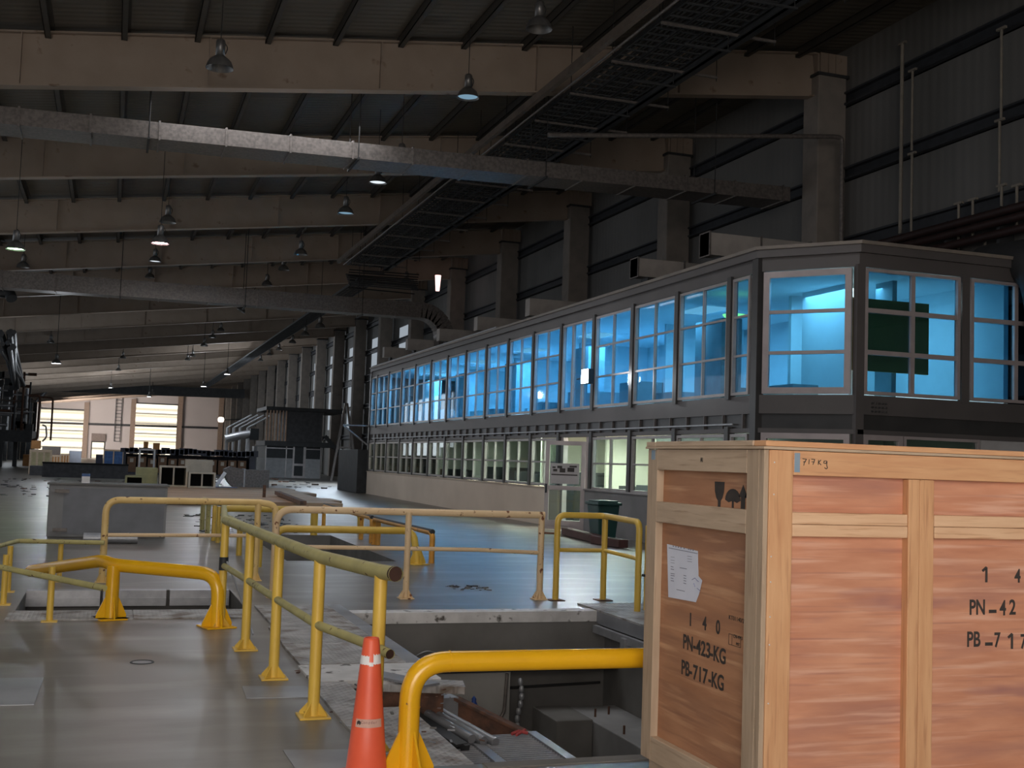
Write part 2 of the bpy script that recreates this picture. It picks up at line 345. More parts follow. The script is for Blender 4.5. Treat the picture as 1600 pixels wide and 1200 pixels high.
# end wall posts
for k_, px in enumerate((135, 208, 281, 345, 357)):
    X = xe(px); m = MB(); w_ = .75
    for s_ in (-1, 1): m.box((X-w_/2, YF-.5+(.46 if s_ > 0 else 0), 0), (X+w_/2, YF-.46+(.46 if s_ > 0 else 0), roofz(X)-1.2), mat('end_post_paint', (.33, .24, .18), (.28, .2, .15), .6))
    m.box((X-.05, YF-.46, 0), (X+.05, YF, roofz(X)-1.2), MATS['end_post_paint'])
    tag(m.build('end_wall_post'), '%s brown steel post against the far end wall, counted from the left' % ('first', 'second', 'third', 'fourth', 'fifth')[k_], 'steel post', 'posts of the far end wall')
m = MB(); a = PY(60, 660, YF-.3); b = PY(345, 669, YF-.3); m.bar(a, b, .12, .35, M_steel_dark); tag(m.build('wall_rail'), 'thin dark rail running level across the whole far end wall and its gates', 'rail')
# ladder on end wall
lx, lz0, lz1 = PY(185, 650, YF-.3).x, PY(183, 690, YF-.3).z, PY(186, 622, YF-.3).z
t = thing('wall_ladder', 'tall narrow caged ladder fixed to far end wall between the two gates', 'ladder', (lx, YF-.3, lz0))
for s_ in (-1, 1): MB().box((lx+s_*.45-.05, YF-.35, lz0), (lx+s_*.45+.05, YF-.25, lz1), M_steel_dark).build('stile', t)
m = MB()
z = lz0
while z < lz1: m.box((lx-.4, YF-.33, z), (lx+.4, YF-.27, z+.08), M_steel_dark); z += .55
m.build('rungs', t)
# yard outside
m = MB(); m.box((-60, YF+.1, -.15), (60, YF+60, -.02), M_yard); struct(m, 'floor_yard')
t = thing('yard_building', 'sunlit cream clad building across the yard, seen through the far gates', 'building', (0, 226, 0))
MB().box((-50, 226, 0), (55, 232, 24), M_yardwall).build('cladding', t)
m = MB()
for z in (1.5, 3.2, 4.6, 6.4, 8.3, 10.2): m.box((-50, 225.9, z), (55, 226, z+.16), mat('yard_rail_grey', (.25, .25, .24), (.2, .2, .2), .8))  # plain grey rails across the cladding
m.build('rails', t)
# ================================================================ FRAMES
FR = [25.6+8.55*i for i in range(20)]
for i, Y in enumerate([17.05]+FR):
    name = ORD[i-1] if i else None
    t = thing('roof_beam', ('%s painted steel roof beam spanning the hall, counting from the camera' % ORD[i]), 'beam', (XL, Y, 0), 'roof beams across the hall')
    m = MB()
    def zz(X, off): return roofz(X)-.13+off
    x0, x1 = XL, XW-.9
    D = 1.12
    m.bar((x0, Y, zz(x0, -D/2)), (x1, Y, zz(x1, -D/2)), .03, D-.04, M_beam)
    m.build('web', t)
    m = MB(); m.bar((x0, Y, zz(x0, -D)), (x1, Y, zz(x1, -D)), .30, .035, M_beam); m.build('flange', t)
    m = MB(); m.bar((x0, Y, zz(x0, 0)), (x1, Y, zz(x1, 0)), .30, .035, M_beam); m.build('flange', t)
    if i < 9:
        X = XL+1.3
        while X < x1-1:
            m = MB(); m.box((X-.012, Y-.14, zz(X, -D)), (X+.012, Y+.14, zz(X, 0)), M_beam); m.build('stiffener', t); X += 3.75
    m = MB(); m.box((x1, Y-.16, zz(x1, -D)), (x1+.06, Y+.16, zz(x1, 0)), M_beam)
    m.box((x1+.08, Y-.17, 11.85), (XW-.02, Y-.14, zz(x1, .03)), M_beam); m.box((x1+.08, Y+.14, 11.85), (XW-.02, Y+.17, zz(x1, .03)), M_beam)
    m.box((x1+.30, Y-.22, 11.85), (x1+.34, Y+.2, zz(x1, 0)), M_beam); m.box((x1+.52, Y-.22, 11.85), (x1+.56, Y+.2, zz(x1, 0)), M_beam)
    m.build('end_bracket', t)
    if i == 0: continue
    c = thing('hall_column', '%s concrete column along the right wall, counting from the camera' % ORD[i-1], 'column', (17.05, Y, 0), 'columns along the right wall')
    MB().box((16.62, Y-.35, 0), (17.45, Y+.35, 11.8), M_col).build('shaft', c, bevel=.03)
    MB().box((16.57, Y-.4, 11.78), (17.5, Y+.4, 11.85), M_steel_dark).build('cap_plate', c)
# purlins
k_ = 0; X = XL+.4
while X < XW-.2:
    m = MB(); z = roofz(X)-.11
    m.box((X-.10, 2, z-.13), (X-.085, YF, z+.1), M_purlin); m.box((X-.10, 2, z-.13), (X+.02, YF, z-.115), M_purlin); m.box((X-.10, 2, z+.08), (X+.08, YF, z+.1), M_purlin)
    tag(m.build('roof_purlin'), '%s dark purlin under the roof sheets, counting from the left eave' % (['first']+ORD[1:])[k_], 'purlin', 'purlins under the roof')
    X += 1.49; k_ += 1
for k_, (z0, z1) in enumerate(((11.08, 11.42), (9.12, 9.44), (7.1, 7.62), (5.2, 5.5), (3.0, 3.3))):
    m = MB(); m.box((XW-.22, 2, z0), (XW-.02, YF, z0+.05), M_girt); m.box((XW-.22, 2, z1-.05), (XW-.02, YF, z1), M_girt); m.box((XW-.08, 2, z0), (XW-.02, YF, z1), M_girt)
    tag(m.build('wall_girt'), '%s dark horizontal girt on the right wall, counting down from the roof' % (('first',)+tuple(ORD[1:]))[k_], 'girt', 'girts on the right wall')
# daylight strips in the far right and left walls
n_ = 1
for i, Y in enumerate(FR[:-1]):
    if Y < 66: continue
    m = MB(); m.box((XW-.03, Y+4.2, 3.6+.25), (XW-.015, Y+6.6, 10.2), M_far_daylight); struct(m, 'window_%d' % n_); n_ += 1
for Y in (112, 121, 130, 139, 150, 162, 175):
    m = MB(); m.box((XL+.005, Y, 1.2), (XL+.03, Y+3.5, 7.6), emit('left_daylight', (.8, .9, 1), .7) if n_ == 99 else M_far_daylight); struct(m, 'window_%d' % n_); n_ += 1
for i, Y in enumerate([94, 103, 112, 121, 130, 139, 148, 157, 166, 175, 184]):
    m = MB(); m.box((XL+.1, Y-.3, 0), (XL+.9, Y+.3, roofz(XL)-1.3), M_steel_dark)
    tag(m.build('left_column'), '%s dark column along the far left wall, counting from the camera' % ORD[i], 'column', 'columns along the far left wall')
# ================================================================ DUCTS
def duct(name, label, p, q, w_, h, matl, seams=0, cat='duct', group=None, end=True):
    p = Vector(p); q = Vector(q)
    t = thing(name, label, cat, p, group)
    m = MB(); m.bar(p, q, w_, h, matl); m.build('casing', t)
    if seams:
        n = int((q-p).length/seams); d = (q-p).normalized()
        for i in range(n+1):
            c = p+d*(i*seams+.02); m = MB(); m.bar(c-d*.02, c+d*.02, w_+.06, h+.06, M_galv); m.build('flange', t)
    return t
a = PY(0, 178, 29.3); a.y += .65
d1 = duct('ventilation_duct', 'long dusty flat duct hung across the hall below the near roof beams', (-6.5, 26.75, 8.415), (16.45, 26.75, 8.86), 1.05, .37, M_galv, 1.42)
for X in (-4.2, .4, 5.0, 9.6, 14.2):
    m = MB(); z = 8.415+.0194*(X+6.5)
    for dy in (-.68, .68): m.tube([(X, 26.75+dy*.85, z-.2), (X, 26.75+dy*.85, roofz(X))], .012, M_wire, 6)
    m.bar((X, 26.1, z-.21), (X, 27.4, z-.21), .05, .05, M_wire); m.build('hanger', d1)
d2 = duct('ventilation_duct', 'second long grey duct crossing the hall farther back, bending down at right', (-10.5, 50.4, 8.15), (12.7, 50.4, 8.2), .9, .68, M_galv, 2.0)
m = MB()
prof = []
for k_ in range(9):
    a = PI/2*k_/8; prof.append((12.7+math.sin(a)*1.15, 8.2-1.15*(1-math.cos(a))))
for (xa, za), (xb, zb) in zip(prof[:-1], prof[1:]): m.bar((xa-.02, 50.4, za), (xb+.02, 50.4, zb), .9, .68, M_galv)
m.bar((13.85, 50.4, 7.1), (13.85, 50.4, 6.2), .68, .9, M_galv, upv=(0, 1, 0)); m.build('elbow', d2)
for X in (-6, 0, 5, 10):
    m = MB()
    for dy in (-.5, .5): m.tube([(X, 50.4+dy, 7.78), (X, 50.4+dy, roofz(X))], .014, M_wire, 6)
    m.bar((X, 49.8, 7.77), (X, 51, 7.77), .05, .05, M_wire); m.build('hanger', d2)
d3 = duct('ventilation_duct', 'pale far duct crossing the hall just before the far end wall', (-7.5, 160, 9.2), (16.5, 160, 9.55), 1.0, 1.2, M_steel_dark, 0)
m = MB(); m.tube([(-7.5, 160, 9.6), (-9.3, 160, 7.3)], .22, M_galv2, 8); m.build('inlet_arm', d3)
# duct boxes on the office roof
for i, (px, py, py2) in enumerate(((1118, 359, 393), (1004, 400, 428), (833, 464, 490), (750, 493, 512), (690, 512, 530), (640, 528, 545), (603, 541, 556))):
    p = PX(px, py, 12.3); h = [.50, .46, .55, .5, .5, .5, .5][i]; Y = p.y
    duct('roof_duct_box', '%s grey box duct lying across the office roof, counting from the camera' % ORD[i], (12.3, Y+.5, p.z-h/2), (16.9, Y+.5, p.z-h/2), .42, h, mat('roof_box_sheet', (.42, .38, .345), (.34, .31, .28), .6, .1, scale=3), 1.3 if i < 2 else 0, group='box ducts on the office roof')
    for X in (12.6, 15.5):
        m = MB(); m.box((X, Y+.3, 5.5), (X+.1, Y+.7, p.z-h), M_steel_dark); o = m.build('duct_support'); tag(o, '%s steel stool under the %s box duct on the office roof' % ('left' if X < 14 else 'right', ORD[i]), 'support', 'duct supports on the office roof')
# big black bent duct at far right of the frame, above office front
m = MB(); m.tube([(15.3, 18.7, 4.7), (15.34, 18.68, 6.0), (16.9, 18.6, 6.2)], .55, M_steel_dark, 24, fillet=.7, seg=8)
# ================================================================ OFFICE
OX, OY0, OY1, CHX, CHY = 10.86, 18.2, 51.2, 11.98, 16.9
off = thing('office_building', 'two storey glazed office block with blue windows built inside the hall', 'building', (OX, OY0, 0))
foot = [(OX, OY1), (OX, OY0), (CHX, CHY), (XW, CHY), (XW, OY1)]
def offband(z0, z1, out, m_, name):
    """band along facade, chamfer and front; out = projection"""
    m = MB(); c = out*.7
    m.box((OX-out, OY0-out*.3, z0), (OX+.1, OY1, z1), m_)
    p, q = Vector((OX-out, OY0-out*.3, 0)), Vector((CHX-out*.3, CHY-out, 0))
    m.poly([(p.x, p.y, z0), (q.x, q.y, z0), (q.x+.1, q.y+.1, z0), (p.x+.1, p.y+.05, z0)], (0, 0, 1), z1-z0, m_)
    m.box((CHX-out*.3, CHY-out, z0), (XW, CHY+.1, z1), m_)
    return m.build(name, off)
offband(5.16, 5.40, .04, M_office, 'fascia'); offband(5.40, 5.54, .12, M_office, 'fascia'); 
offband(5.54, 5.60, .16, M_edge, 'roof_edge')
offband(2.62, 2.95, .05, M_office, 'band'); offband(2.36, 2.62, .0, M_office_dark, 'band'); offband(2.28, 2.36, .06, M_office, 'band')
m = MB(); m.box((OX+.05, OY0+.05, 5.41), (XW-.02, OY1, 5.46), M_office_dark); m.box((CHX+.1, CHY+.11, 5.41), (XW-.02, OY0+.05, 5.46), M_office_dark); m.poly([(OX+.06, OY0+.05, 5.41), (CHX+.1, CHY+.15, 5.41), (CHX+.1, OY0+.05, 5.41)], (0, 0, 1), .05, M_office_dark); m.build('roof_deck', off)
# round pipe running along the far top edge of the office roof
MB().tube([(OX-.05, OY1, 5.2), (OX-.1, OY1-.2, 5.62), (OX-.1, OY1-18, 5.64)], .035, M_galv2, 8, fillet=.2).build('edge_pipe', off)
# ribs in the dark band
Y = OY0+.5; ms = MB()
while Y < OY1: MB().box((OX-.05, Y-.02, 2.36), (OX, Y+.02, 2.62), M_office).build('band_rib', off); Y += .73
MB().bar((OX-.07, 19, 2.44), (OX-.07, 50.5, 2.44), .03, .03, M_galv2).build('conduit', off)
# lower solid wall
m = MB(); m.box((OX-.08, OY0-.02, 0), (OX+.15, 26.0, 1.0), mat('office_base_grey', (.25, .245, .25), (.2, .198, .2), .8, scale=1.5)); m.box((OX-.08, 27.75, 0), (OX+.15, OY1, .98), M_render)
m.build('base_wall', off)
m = MB(); m.box((OX-.12, OY0, 1.0), (OX+.1, 26.0, 1.04), M_alu); m.box((OX-.12, 27.75, .98), (OX+.1, OY1, 1.0), M_render); m.build('sill', off)
m = MB(); m.poly([(OX-.02, OY0, 0), (CHX, CHY, 0), (CHX+.1, CHY+.1, 0), (OX+.1, OY0+.1, 0)], (0, 0, 1), 1.0, MATS['office_base_grey']); m.box((CHX, CHY, 0), (XW, CHY+.1, 1.0), MATS['office_base_grey'])
m.box((14.55, CHY-.03, 1.0), (XW, CHY+.05, 2.3), mat('front_panel_grey', (.45, .44, .44), (.4, .39, .39), .7)); m.build('base_wall', off)
def local_window(o, u, W, H, cols, rows, gl, fm, parent, name='window', fr=.055, mun=.04, depth=.07, skew=None):
    """window in the plane through o spanned by u (level) and z"""
    u = Vector(u).normalized(); n = Vector((u.y, -u.x, 0)); o = Vector(o)
    m = MB()
    def b(a0, a1, z0, z1, d0, d1, mt, mm):
        vs_ = [o+u*a+n*d+Vector((0, 0, z)) for z in (z0, z1) for a, d in ((a0, d0), (a1, d0), (a1, d1), (a0, d1))]
        mm.add(vs_, [(0, 3, 2, 1), (4, 5, 6, 7), (0, 1, 5, 4), (1, 2, 6, 5), (2, 3, 7, 6), (3, 0, 4, 7)], mt)
    b(0, fr, 0, H, -.02, depth, fm, m); b(W-fr, W, 0, H, -.02, depth, fm, m); b(fr, W-fr, 0, fr, -.02, depth, fm, m); b(fr, W-fr, H-fr, H, -.02, depth, fm, m)
    for i in range(1, cols): b(W*i/cols-mun/2, W*i/cols+mun/2, fr, H-fr, -.01, depth*.8, fm, m)
    for i in range(1, rows): b(fr, W-fr, H*i/rows-mun/2, H*i/rows+mun/2, -.012, depth*.82, fm, m)
    f = m.build(name, parent, bevel=0)
    g = MB(); b(fr*.5, W-fr*.5, fr*.5, H-fr*.5, .0, .008, gl, g); g.build('glass', f)
    return f
posts = [19.2, 21.35, 23.5, 25.7, 27.85, 29.95, 32.1, 34.2, 36.4, 38.6, 40.8, 43.1, 45.3, 47.6, 49.85]
def post(x, y, z0, z1, m_=M_office_dark, w_=.14, nm='post'):
    MB().box((x-.10, y-w_/2, z0), (x+.05, y+w_/2, z1), m_).build(nm, off)
post(OX, OY0+.06, 0, 5.4, w_=.2)
for Y in posts: post(OX, Y, 2.9, 5.2); post(OX, Y, 1.0, 2.4)
post(OX, OY1-.05, 1.0, 5.2)
U = (0, -1, 0)   # facade faces -x : left to right in view is -y
def fac(y0, y1, z0, z1, cols, rows, gl, **kw): return local_window((OX-.0, y1, z0), (0, -1, 0), y1-y0, z1-z0, cols, rows, gl, M_alu, off, **kw)
edges = [OY0+.2]+posts+[OY1-.1]
for i in range(len(edges)-1):
    a, b_ = edges[i]+.09, edges[i+1]-.09
    if i == 0: fac(a, b_, 2.97, 5.14, 1, 3, M_blueglass)
    elif i == 4: fac(a, b_, 2.97, 5.14, 3, 1, M_blueglass, mun=.09)
    else: fac(a, b_, 2.97, 5.14, 2 if i < 15 else 1, 3, M_blueglass)
    if i == 4: continue
    fac(a, b_, 1.03, 2.26, 2 if 0 < i < 15 else 1, 2, M_clearglass)
# chamfer windows
cu = Vector((CHX-OX, CHY-OY0, 0)); cl = cu.length; cu.normalize()
o_ = Vector((OX, OY0, 0))+cu*.06
local_window(o_+Vector((0, 0, 2.97)), cu, cl-.16, 2.17, 1, 3, M_blueglass, M_alu_pink, off, fr=.11, mun=.06)
local_window(o_+Vector((0, 0, 1.03)), cu, cl-.16, 1.25, 1, 1, M_clearglass, M_alu_pink, off, fr=.1)
# front windows
def frw(x0, x1, z0, z1, cols, rows, gl, **kw): return local_window((x0, CHY, z0), (1, 0, 0), x1-x0, z1-z0, cols, rows, gl, M_alu_pink, off, **kw)
frw(12.08, 14.06, 2.97, 5.14, 2, 3, M_blueglass, mun=.08); frw(14.3, 16.3, 2.97, 5.14, 2, 3, M_blueglass, mun=.08)
frw(12.08, 12.88, 1.03, 2.28, 1, 1, M_clearglass, fr=.09); frw(12.9, 14.5, 1.03, 2.28, 1, 1, M_clearglass, fr=.05)
for xx in (11.99, 14.18, 16.4):
    MB().box((xx-.07, CHY-.06, 0 if xx < 12 else 2.9), (xx+.09, CHY+.05, 5.2), M_office).build('post', off)
# bolts on the front band
for i in range(5):
    for j in range(3):
        m = MB(); m.lathe([(.001, 0), (.018, 0), (.018, .02), (.001, .02)], (0, 0, 0), M_office_dark, 6)
        n0 = len(m.v)-24
        for q in range(24):
            v = m.v[n0+q]; m.v[n0+q] = (12.25+i*.07+v[0], CHY-.05-v[2], 2.68+j*.07+v[1])
        m.build('bolt', off)
# interior: slabs, back walls, partitions
m = MB(); m.box((OX+.15, OY0+.1, 2.5), (XW-.1, OY1-.1, 2.62), M_white_in); m.box((CHX+.1, CHY+.15, 2.5), (XW-.1, OY0+.1, 2.62), M_white_in); m.build('upper_floor', off)
m = MB(); m.box((OX+.15, OY0+.1, 5.2), (XW-.1, OY1-.1, 5.25), M_white_in); m.box((CHX+.1, CHY+.15, 5.2), (XW-.1, OY0+.1, 5.25), M_white_in); m.build('upper_ceiling', off)
m = MB(); m.box((15.2, CHY+.15, 2.62), (15.3, OY1-.1, 5.2), M_white_in); m.box((15.2, CHY+.15, 0), (15.3, OY1-.1, 2.5), M_cream_in)
m.box((OX, OY1-.12, 0), (XW, OY1, 5.4), M_office_dark); m.build('rear_wall', off)
for Y in (20.6, 26.3, 32.0, 38.0, 44.0): MB().box((13.0, Y, 2.62), (15.2, Y+.1, 5.2), M_white_in).build('partition', off)
for Y in (22.4, 29.9, 36.0, 42.0, 47): MB().box((12.4, Y, 2.62), (12.9, Y+1.2, 4.9), M_teal_in).build('partition', off)
for Y in (20.5, 25.9, 28.9, 33.9, 41, 46): MB().box((12.6, Y, 0), (15.2, Y+.1, 2.5), M_cream_in).build('partition', off)
for Y in np.arange(19.3, 50, 1.7): MB().box((12.2+random.random()*.8, Y, 0), (13.4+random.random()*.5, Y+.8+random.random()*.5, .9+random.random()*.6), M_dark_in).build('cabinet', off)
for Y in np.arange(19.6, 50, 2.3): MB().box((12.2+random.random()*.6, Y, 2.62), (13.2+random.random()*.5, Y+1.1, 3.3+random.random()*.5), M_teal_in).build('desk', off)
MB().box((12.35, 17.6, 3.45), (14.0, 17.66, 4.75), M_olive).build('olive_panel', off)  # orange-brown panel standing behind the blue front glass
MB().box((13.0, 18.6, 2.62), (13.08, 20.2, 5.2), M_white_in).build('partition', off)
for X0, X1, Y0, Y1, z in [(12.2, 12.8, y_, y_+1.2, 5.19) for y_ in (22.8, 29, 34.3, 39.5, 46)]:
    MB().box((X0, Y0, z-.03), (X1, Y1, z), emit('ceiling_panel_light', (.8, .95, 1), .9) if 'ceiling_panel_light' not in bpy.data.materials else bpy.data.materials['ceiling_panel_light']).build('ceiling_light', off)
MB().box((13.5, 18.0, 2.62), (13.6, 18.5, 5.2), M_teal_in).build('partition', off)
MB().lathe([(.001, 0), (.2, 0), (.24, .05), (.001, .09)], (11.9, 21.0, 4.72), emit('green_lamp', (.6, 1, .25), 2.5), 16).build('ceiling_light', off)
# lamps in the rooms
for Y, e, c in ((19.3, 55, (.72, .93, 1)), (24, 130, (.62, .85, 1)), (29.2, 250, (.5, .76, 1)), (34.8, 300, (.5, .76, 1)), (40.5, 330, (.5, .78, 1)), (46.5, 420, (.6, .84, 1))):
    light('upper_office_lamp', 'AREA', (12.6, Y, 5.1), e, c, size=1.6)
for Y, e, c in ((26.9, 260, (1, 1, .86)), (30.6, 240, (1, 1, .86)), (34.5, 110, (.9, 1, .9)), (24.3, 130, (.85, 1, .95)), (20, 3, (.7, .9, .9)), (49, 40, (1, .85, .6)), (44, 20, (.9, .95, .85)), (39, 24, (.9, .95, .9))):
    light('lower_office_lamp', 'AREA', (12.2, Y, 2.42), e, c, size=1.0)
light('front_office_lamp', 'AREA', (13.6, 18.8, 5.1), 40, (.8, .95, 1), size=1.0)
# open office door with notice
dr = thing('office_door', 'white framed glass door of the office standing open with a notice on it', 'door', (10.6, 27.6, 0))
p0 = Vector((9.98, 26.55, .03)); u = Vector((OX-p0.x, 25.98-p0.y, 0)); W = .98; u.normalize()
f_ = local_window(p0, u, W, 2.13, 1, 1, M_clearglass, M_alu_pink, dr, name='leaf', fr=.1, depth=.05)
nn = Vector((u.y, -u.x, 0))
def dbox(a0, a1, z0, z1, d0, d1, mt, name, par):
    vs_ = [p0+u*a+nn*d+Vector((0, 0, z-.03)) for z in (z0, z1) for a, d in ((a0, d0), (a1, d0), (a1, d1), (a0, d1))]
    g = MB(); g.add(vs_, [(0, 3, 2, 1), (4, 5, 6, 7), (0, 1, 5, 4), (1, 2, 6, 5), (2, 3, 7, 6), (3, 0, 4, 7)], mt); return g.build(name, par)
dbox(.1, W-.1, .98, 1.08, -.02, .05, M_alu_pink, 'cross_rail', dr); dbox(.1, W-.1, .1, .25, -.02, .05, M_alu_pink, 'kick_rail', dr)
dbox(.02, .06, .9, 1.12, .05, .09, M_dark_in, 'handle', dr)
nb = dbox(.13, W-.14, 1.13, 1.62, .05, .06, mat('notice_paper', (.45, .42, .42), (.4, .37, .37), .7), 'notice', dr)
for a0, a1, z0, z1 in ((.16, .8, 1.33, 1.36), (.2, .3, 1.42, 1.48), (.36, .5, 1.40, 1.50), (.55, .72, 1.42, 1.52), (.3, .42, 1.5, 1.56), (.6, .78, 1.53, 1.57), (.18, .26, 1.5, 1.54)):
    dbox(a0, a1, z0, z1, .06, .064, M_ink, 'notice_print', nb)
MB().box((OX-.02, 27.6, 0), (OX+.1, 27.8, 2.3), M_alu_pink).build('door_jamb', off)
MB().box((OX-.02, 25.95, 0), (OX+.1, 26.1, 2.3), M_alu_pink).build('door_jamb', off)
# floodlight on the facade
FLp = PX(914, 588, 10.35)
fl_ = thing('floodlight', 'glaring white floodlight on a bracket at the office upper windows', 'floodlight', FLp)
MB().box(FLp+Vector((-.0, -.2, -.17)), FLp+Vector((.14, .2, .17)), M_dark_in).build('housing', fl_)
MB().box(FLp+Vector((-.012, -.19, -.16)), FLp+Vector((-.002, .19, .16)), emit('flood_led', (.9, .96, 1), 45)).build('lens', fl_)  # lens drawn oversize to take in the lamp's glare
MB().tube([FLp+Vector((.1, 0, 0)), FLp+Vector((.45, 1.6, .05))], .02, M_dark_in, 8).build('bracket', fl_)
light('floodlight_beam', 'AREA', FLp+Vector((-.06, -.02, 0)), 60, (.95, .97, 1), rot=(0, math.radians(75), math.radians(25)), size=.25)
light('floodlight_spill', 'POINT', FLp+Vector((-.28, -.05, 0)), 16, (.93, .96, 1), shadow_soft_size=.1)
# dark end box beside the far end of the office
m = MB(); m.box((OX-.45, OY1+.4, 0), (OX+.4, OY1+5.0, 1.95), M_steel_dark); tag(m.build('electrical_cabinet', bevel=.02), 'tall dark brown cabinet standing at the far end of the office wall', 'cabinet')
m = MB(); pa = PX(578, 690, OX-.3); 
q1, q2, q3 = PX(577, 667, OX-.05), PX(556, 668, OX-1.2), PX(577, 688, OX-.05)
q2 = Vector((OX-1.2, OY1+.2, 3.0)); q1 = Vector((OX-.02, OY1+.1, 3.0)); q3 = Vector((OX-.02, OY1+.1, 2.1))
m.tube([q2, q1], .04, M_galv2, 8); m.tube([q2, q3], .04, M_galv2, 8); m.tube([q1, q3-Vector((0, 0, .6))], .04, M_galv2, 8)
tag(m.build('wall_bracket'), 'pale triangular bracket sticking out from the far corner of the office', 'bracket')
# ================================================================ CABLE TRAYS
def tray(x, z, y0, y1, w_=.5, label='', hangers=True):
    t = thing('cable_tray', label, 'cable tray', (x, y0, z), 'cable trays under the roof')
    m = MB()
    for s_ in (-1, 1): m.box((x+s_*w_/2-.012, y0, z), (x+s_*w_/2+.012, y1, z+.1), M_steel_dark)
    y = y0
    while y < y1: m.box((x-w_/2, y, z), (x+w_/2, y+.045, z+.03), M_steel_dark); y += .33
    m.build('ladder', t)
    m = MB()
    for j in range(4):
        xx = x-w_*.36+j*w_*.2; pts = [(xx+random.uniform(-.04, .04), y0+(y1-y0)*i/14, z+.05) for i in range(15)]
        m.tube(pts, .028, M_wire, 6)
    m.build('cables', t)
    return t
tr = [tray(9.80, 10.15, 6, 51.5, .5, 'leftmost of the cable ladders running along the hall below the roof beams'), tray(10.32, 10.15, 6, 51.5, .42, 'middle cable ladder running along the hall below the roof beams'), tray(10.85, 10.15, 6, 51.5, .5, 'right cable ladder running along the hall below the roof beams'),
      tray(10.5, 9.55, 51.5, 150, .9, 'far cable ladder continuing at a lower level towards the end wall')]
m = MB(); m.box((11.2, 6, 10.05), (11.28, 51.5, 10.32), M_steel_dark); m.box((11.15, 6, 10.05), (11.42, 51.5, 10.07), M_steel_dark)
tag(m.build('steel_channel'), 'dark steel channel along the right side of the cable ladders', 'channel')
n_ = 0
for y in np.arange(8, 51, 2.35):
    m = MB(); m.box((9.5, y, 10.06), (12.0, y+.05, 10.11), M_galv)
    for X in (9.52, 10.58, 11.98): m.tube([(X, y+.025, 10.0), (X, y+.025, roofz(X))], .01, M_wire, 5)
    for X in (10.0,): m.box((X, y+.0, 9.72), (X+1.0, y+.04, 9.76), M_steel_dark)
    m.tube([(10.95, y+.025, 9.7), (10.95, y+.025, 10.1)], .01, M_wire, 5)
    tag(m.build('tray_hanger'), '%s cross bar with drop rods carrying the cable ladders, counting from the camera' % ORD[n_], 'hanger', 'hangers of the cable ladders'); n_ += 1
m = MB()
for j in range(7): m.box((9.9-.2, 51.6+j*.16, 9.3+.1*j), (12.9, 51.68+j*.16, 9.35+.1*j), M_steel_dark)
for j in range(9): m.tube([(9.8, 52+random.random()*.8, 9.3+j*.1), (13.0, 52+random.random()*.8, 9.3+j*.1)], .03, M_wire, 6)
tag(m.build('cable_crossing'), 'dark bundle of cables turning across below the fourth roof beam', 'cables')
m = MB(); m.bar((9.05, 8, 10.2), (9.05, 51, 10.2), .12, .17, mat('rail_brown', (.15, .115, .09), (.11, .085, .065), .7)); m.tube([(9.3, 8, 10.1), (9.3, 51, 10.1)], .03, M_galv, 6)
tag(m.build('brown_box_rail'), 'brown box rail running along the left side of the cable ladders', 'rail')
# cross pipe and down pipe
m = MB(); m.tube([(8.9, 24.2, 8.97), (16.35, 24.2, 9.86), (16.62, 24.2, 9.86), (16.66, 24.2, 5.6)], .055, M_galv, 10, fillet=.1)
tag(m.build('drain_pipe'), 'thin grey pipe crossing under the roof then dropping beside the nearest visible column', 'pipe')
for i, (px, y0_, y1_) in enumerate(((1410, 68, 385), (1426, 110, 236), (1425, 240, 385), (1565, 45, 185), (1562, 188, 300), (1498, 318, 390), (1520, 312, 372), (1565, 290, 375), (1589, 290, 365), (1539, 375, 412), (1568, 368, 402))):
    a = PX(px, y0_, 17.2); b = PX(px-2, y1_, 17.2); b.y = a.y
    m = MB(); m.tube([b, a], .03 if i else .045, M_palepipe, 8); m.box((a.x-.03, a.y-.13, a.z-.02), (a.x+.03, a.y+.13, a.z+.03), M_palepipe)
    tag(m.build('riser_pipe'), ['tallest pale riser pipe on the right wall', 'thin riser right behind the tallest riser', 'short riser on the second girt', 'pale riser from the upper girt near right edge', 'pale riser from the second girt near right edge', 'short riser above office roof, leftmost of four', 'short riser above office roof, second of four', 'short riser above office roof, third of four', 'short riser above office roof, rightmost of four', 'left of two small stand pipes by the black bent duct', 'right of two small stand pipes by the black bent duct'][i], 'pipe', 'riser pipes on the right wall')
m = MB()
for j, z in enumerate((7.05, 6.85, 6.6)): m.tube([(16.9, 6, z), (16.9, 25.1, z)], .09, M_redpipe, 10)
for y in np.arange(8, 25, 1.6): m.box((16.99, y, 6.4), (17.37, y+.08, 7.2), M_steel_dark)
tag(m.build('pipe_rack'), 'dark red pipes in a rack along the right wall above the office roof', 'pipes')
# black bent duct
t = thing('bent_duct', 'large dark bent round duct at the right edge above the office front', 'duct', (15.5, 17.2, 5.6))
MB().tube([(15.62, 16.2, 3.9), (15.42, 16.25, 5.45), (16.2, 18.6, 5.75)], .46, M_steel_dark, 28, fillet=.9, seg=10).build('elbow', t)
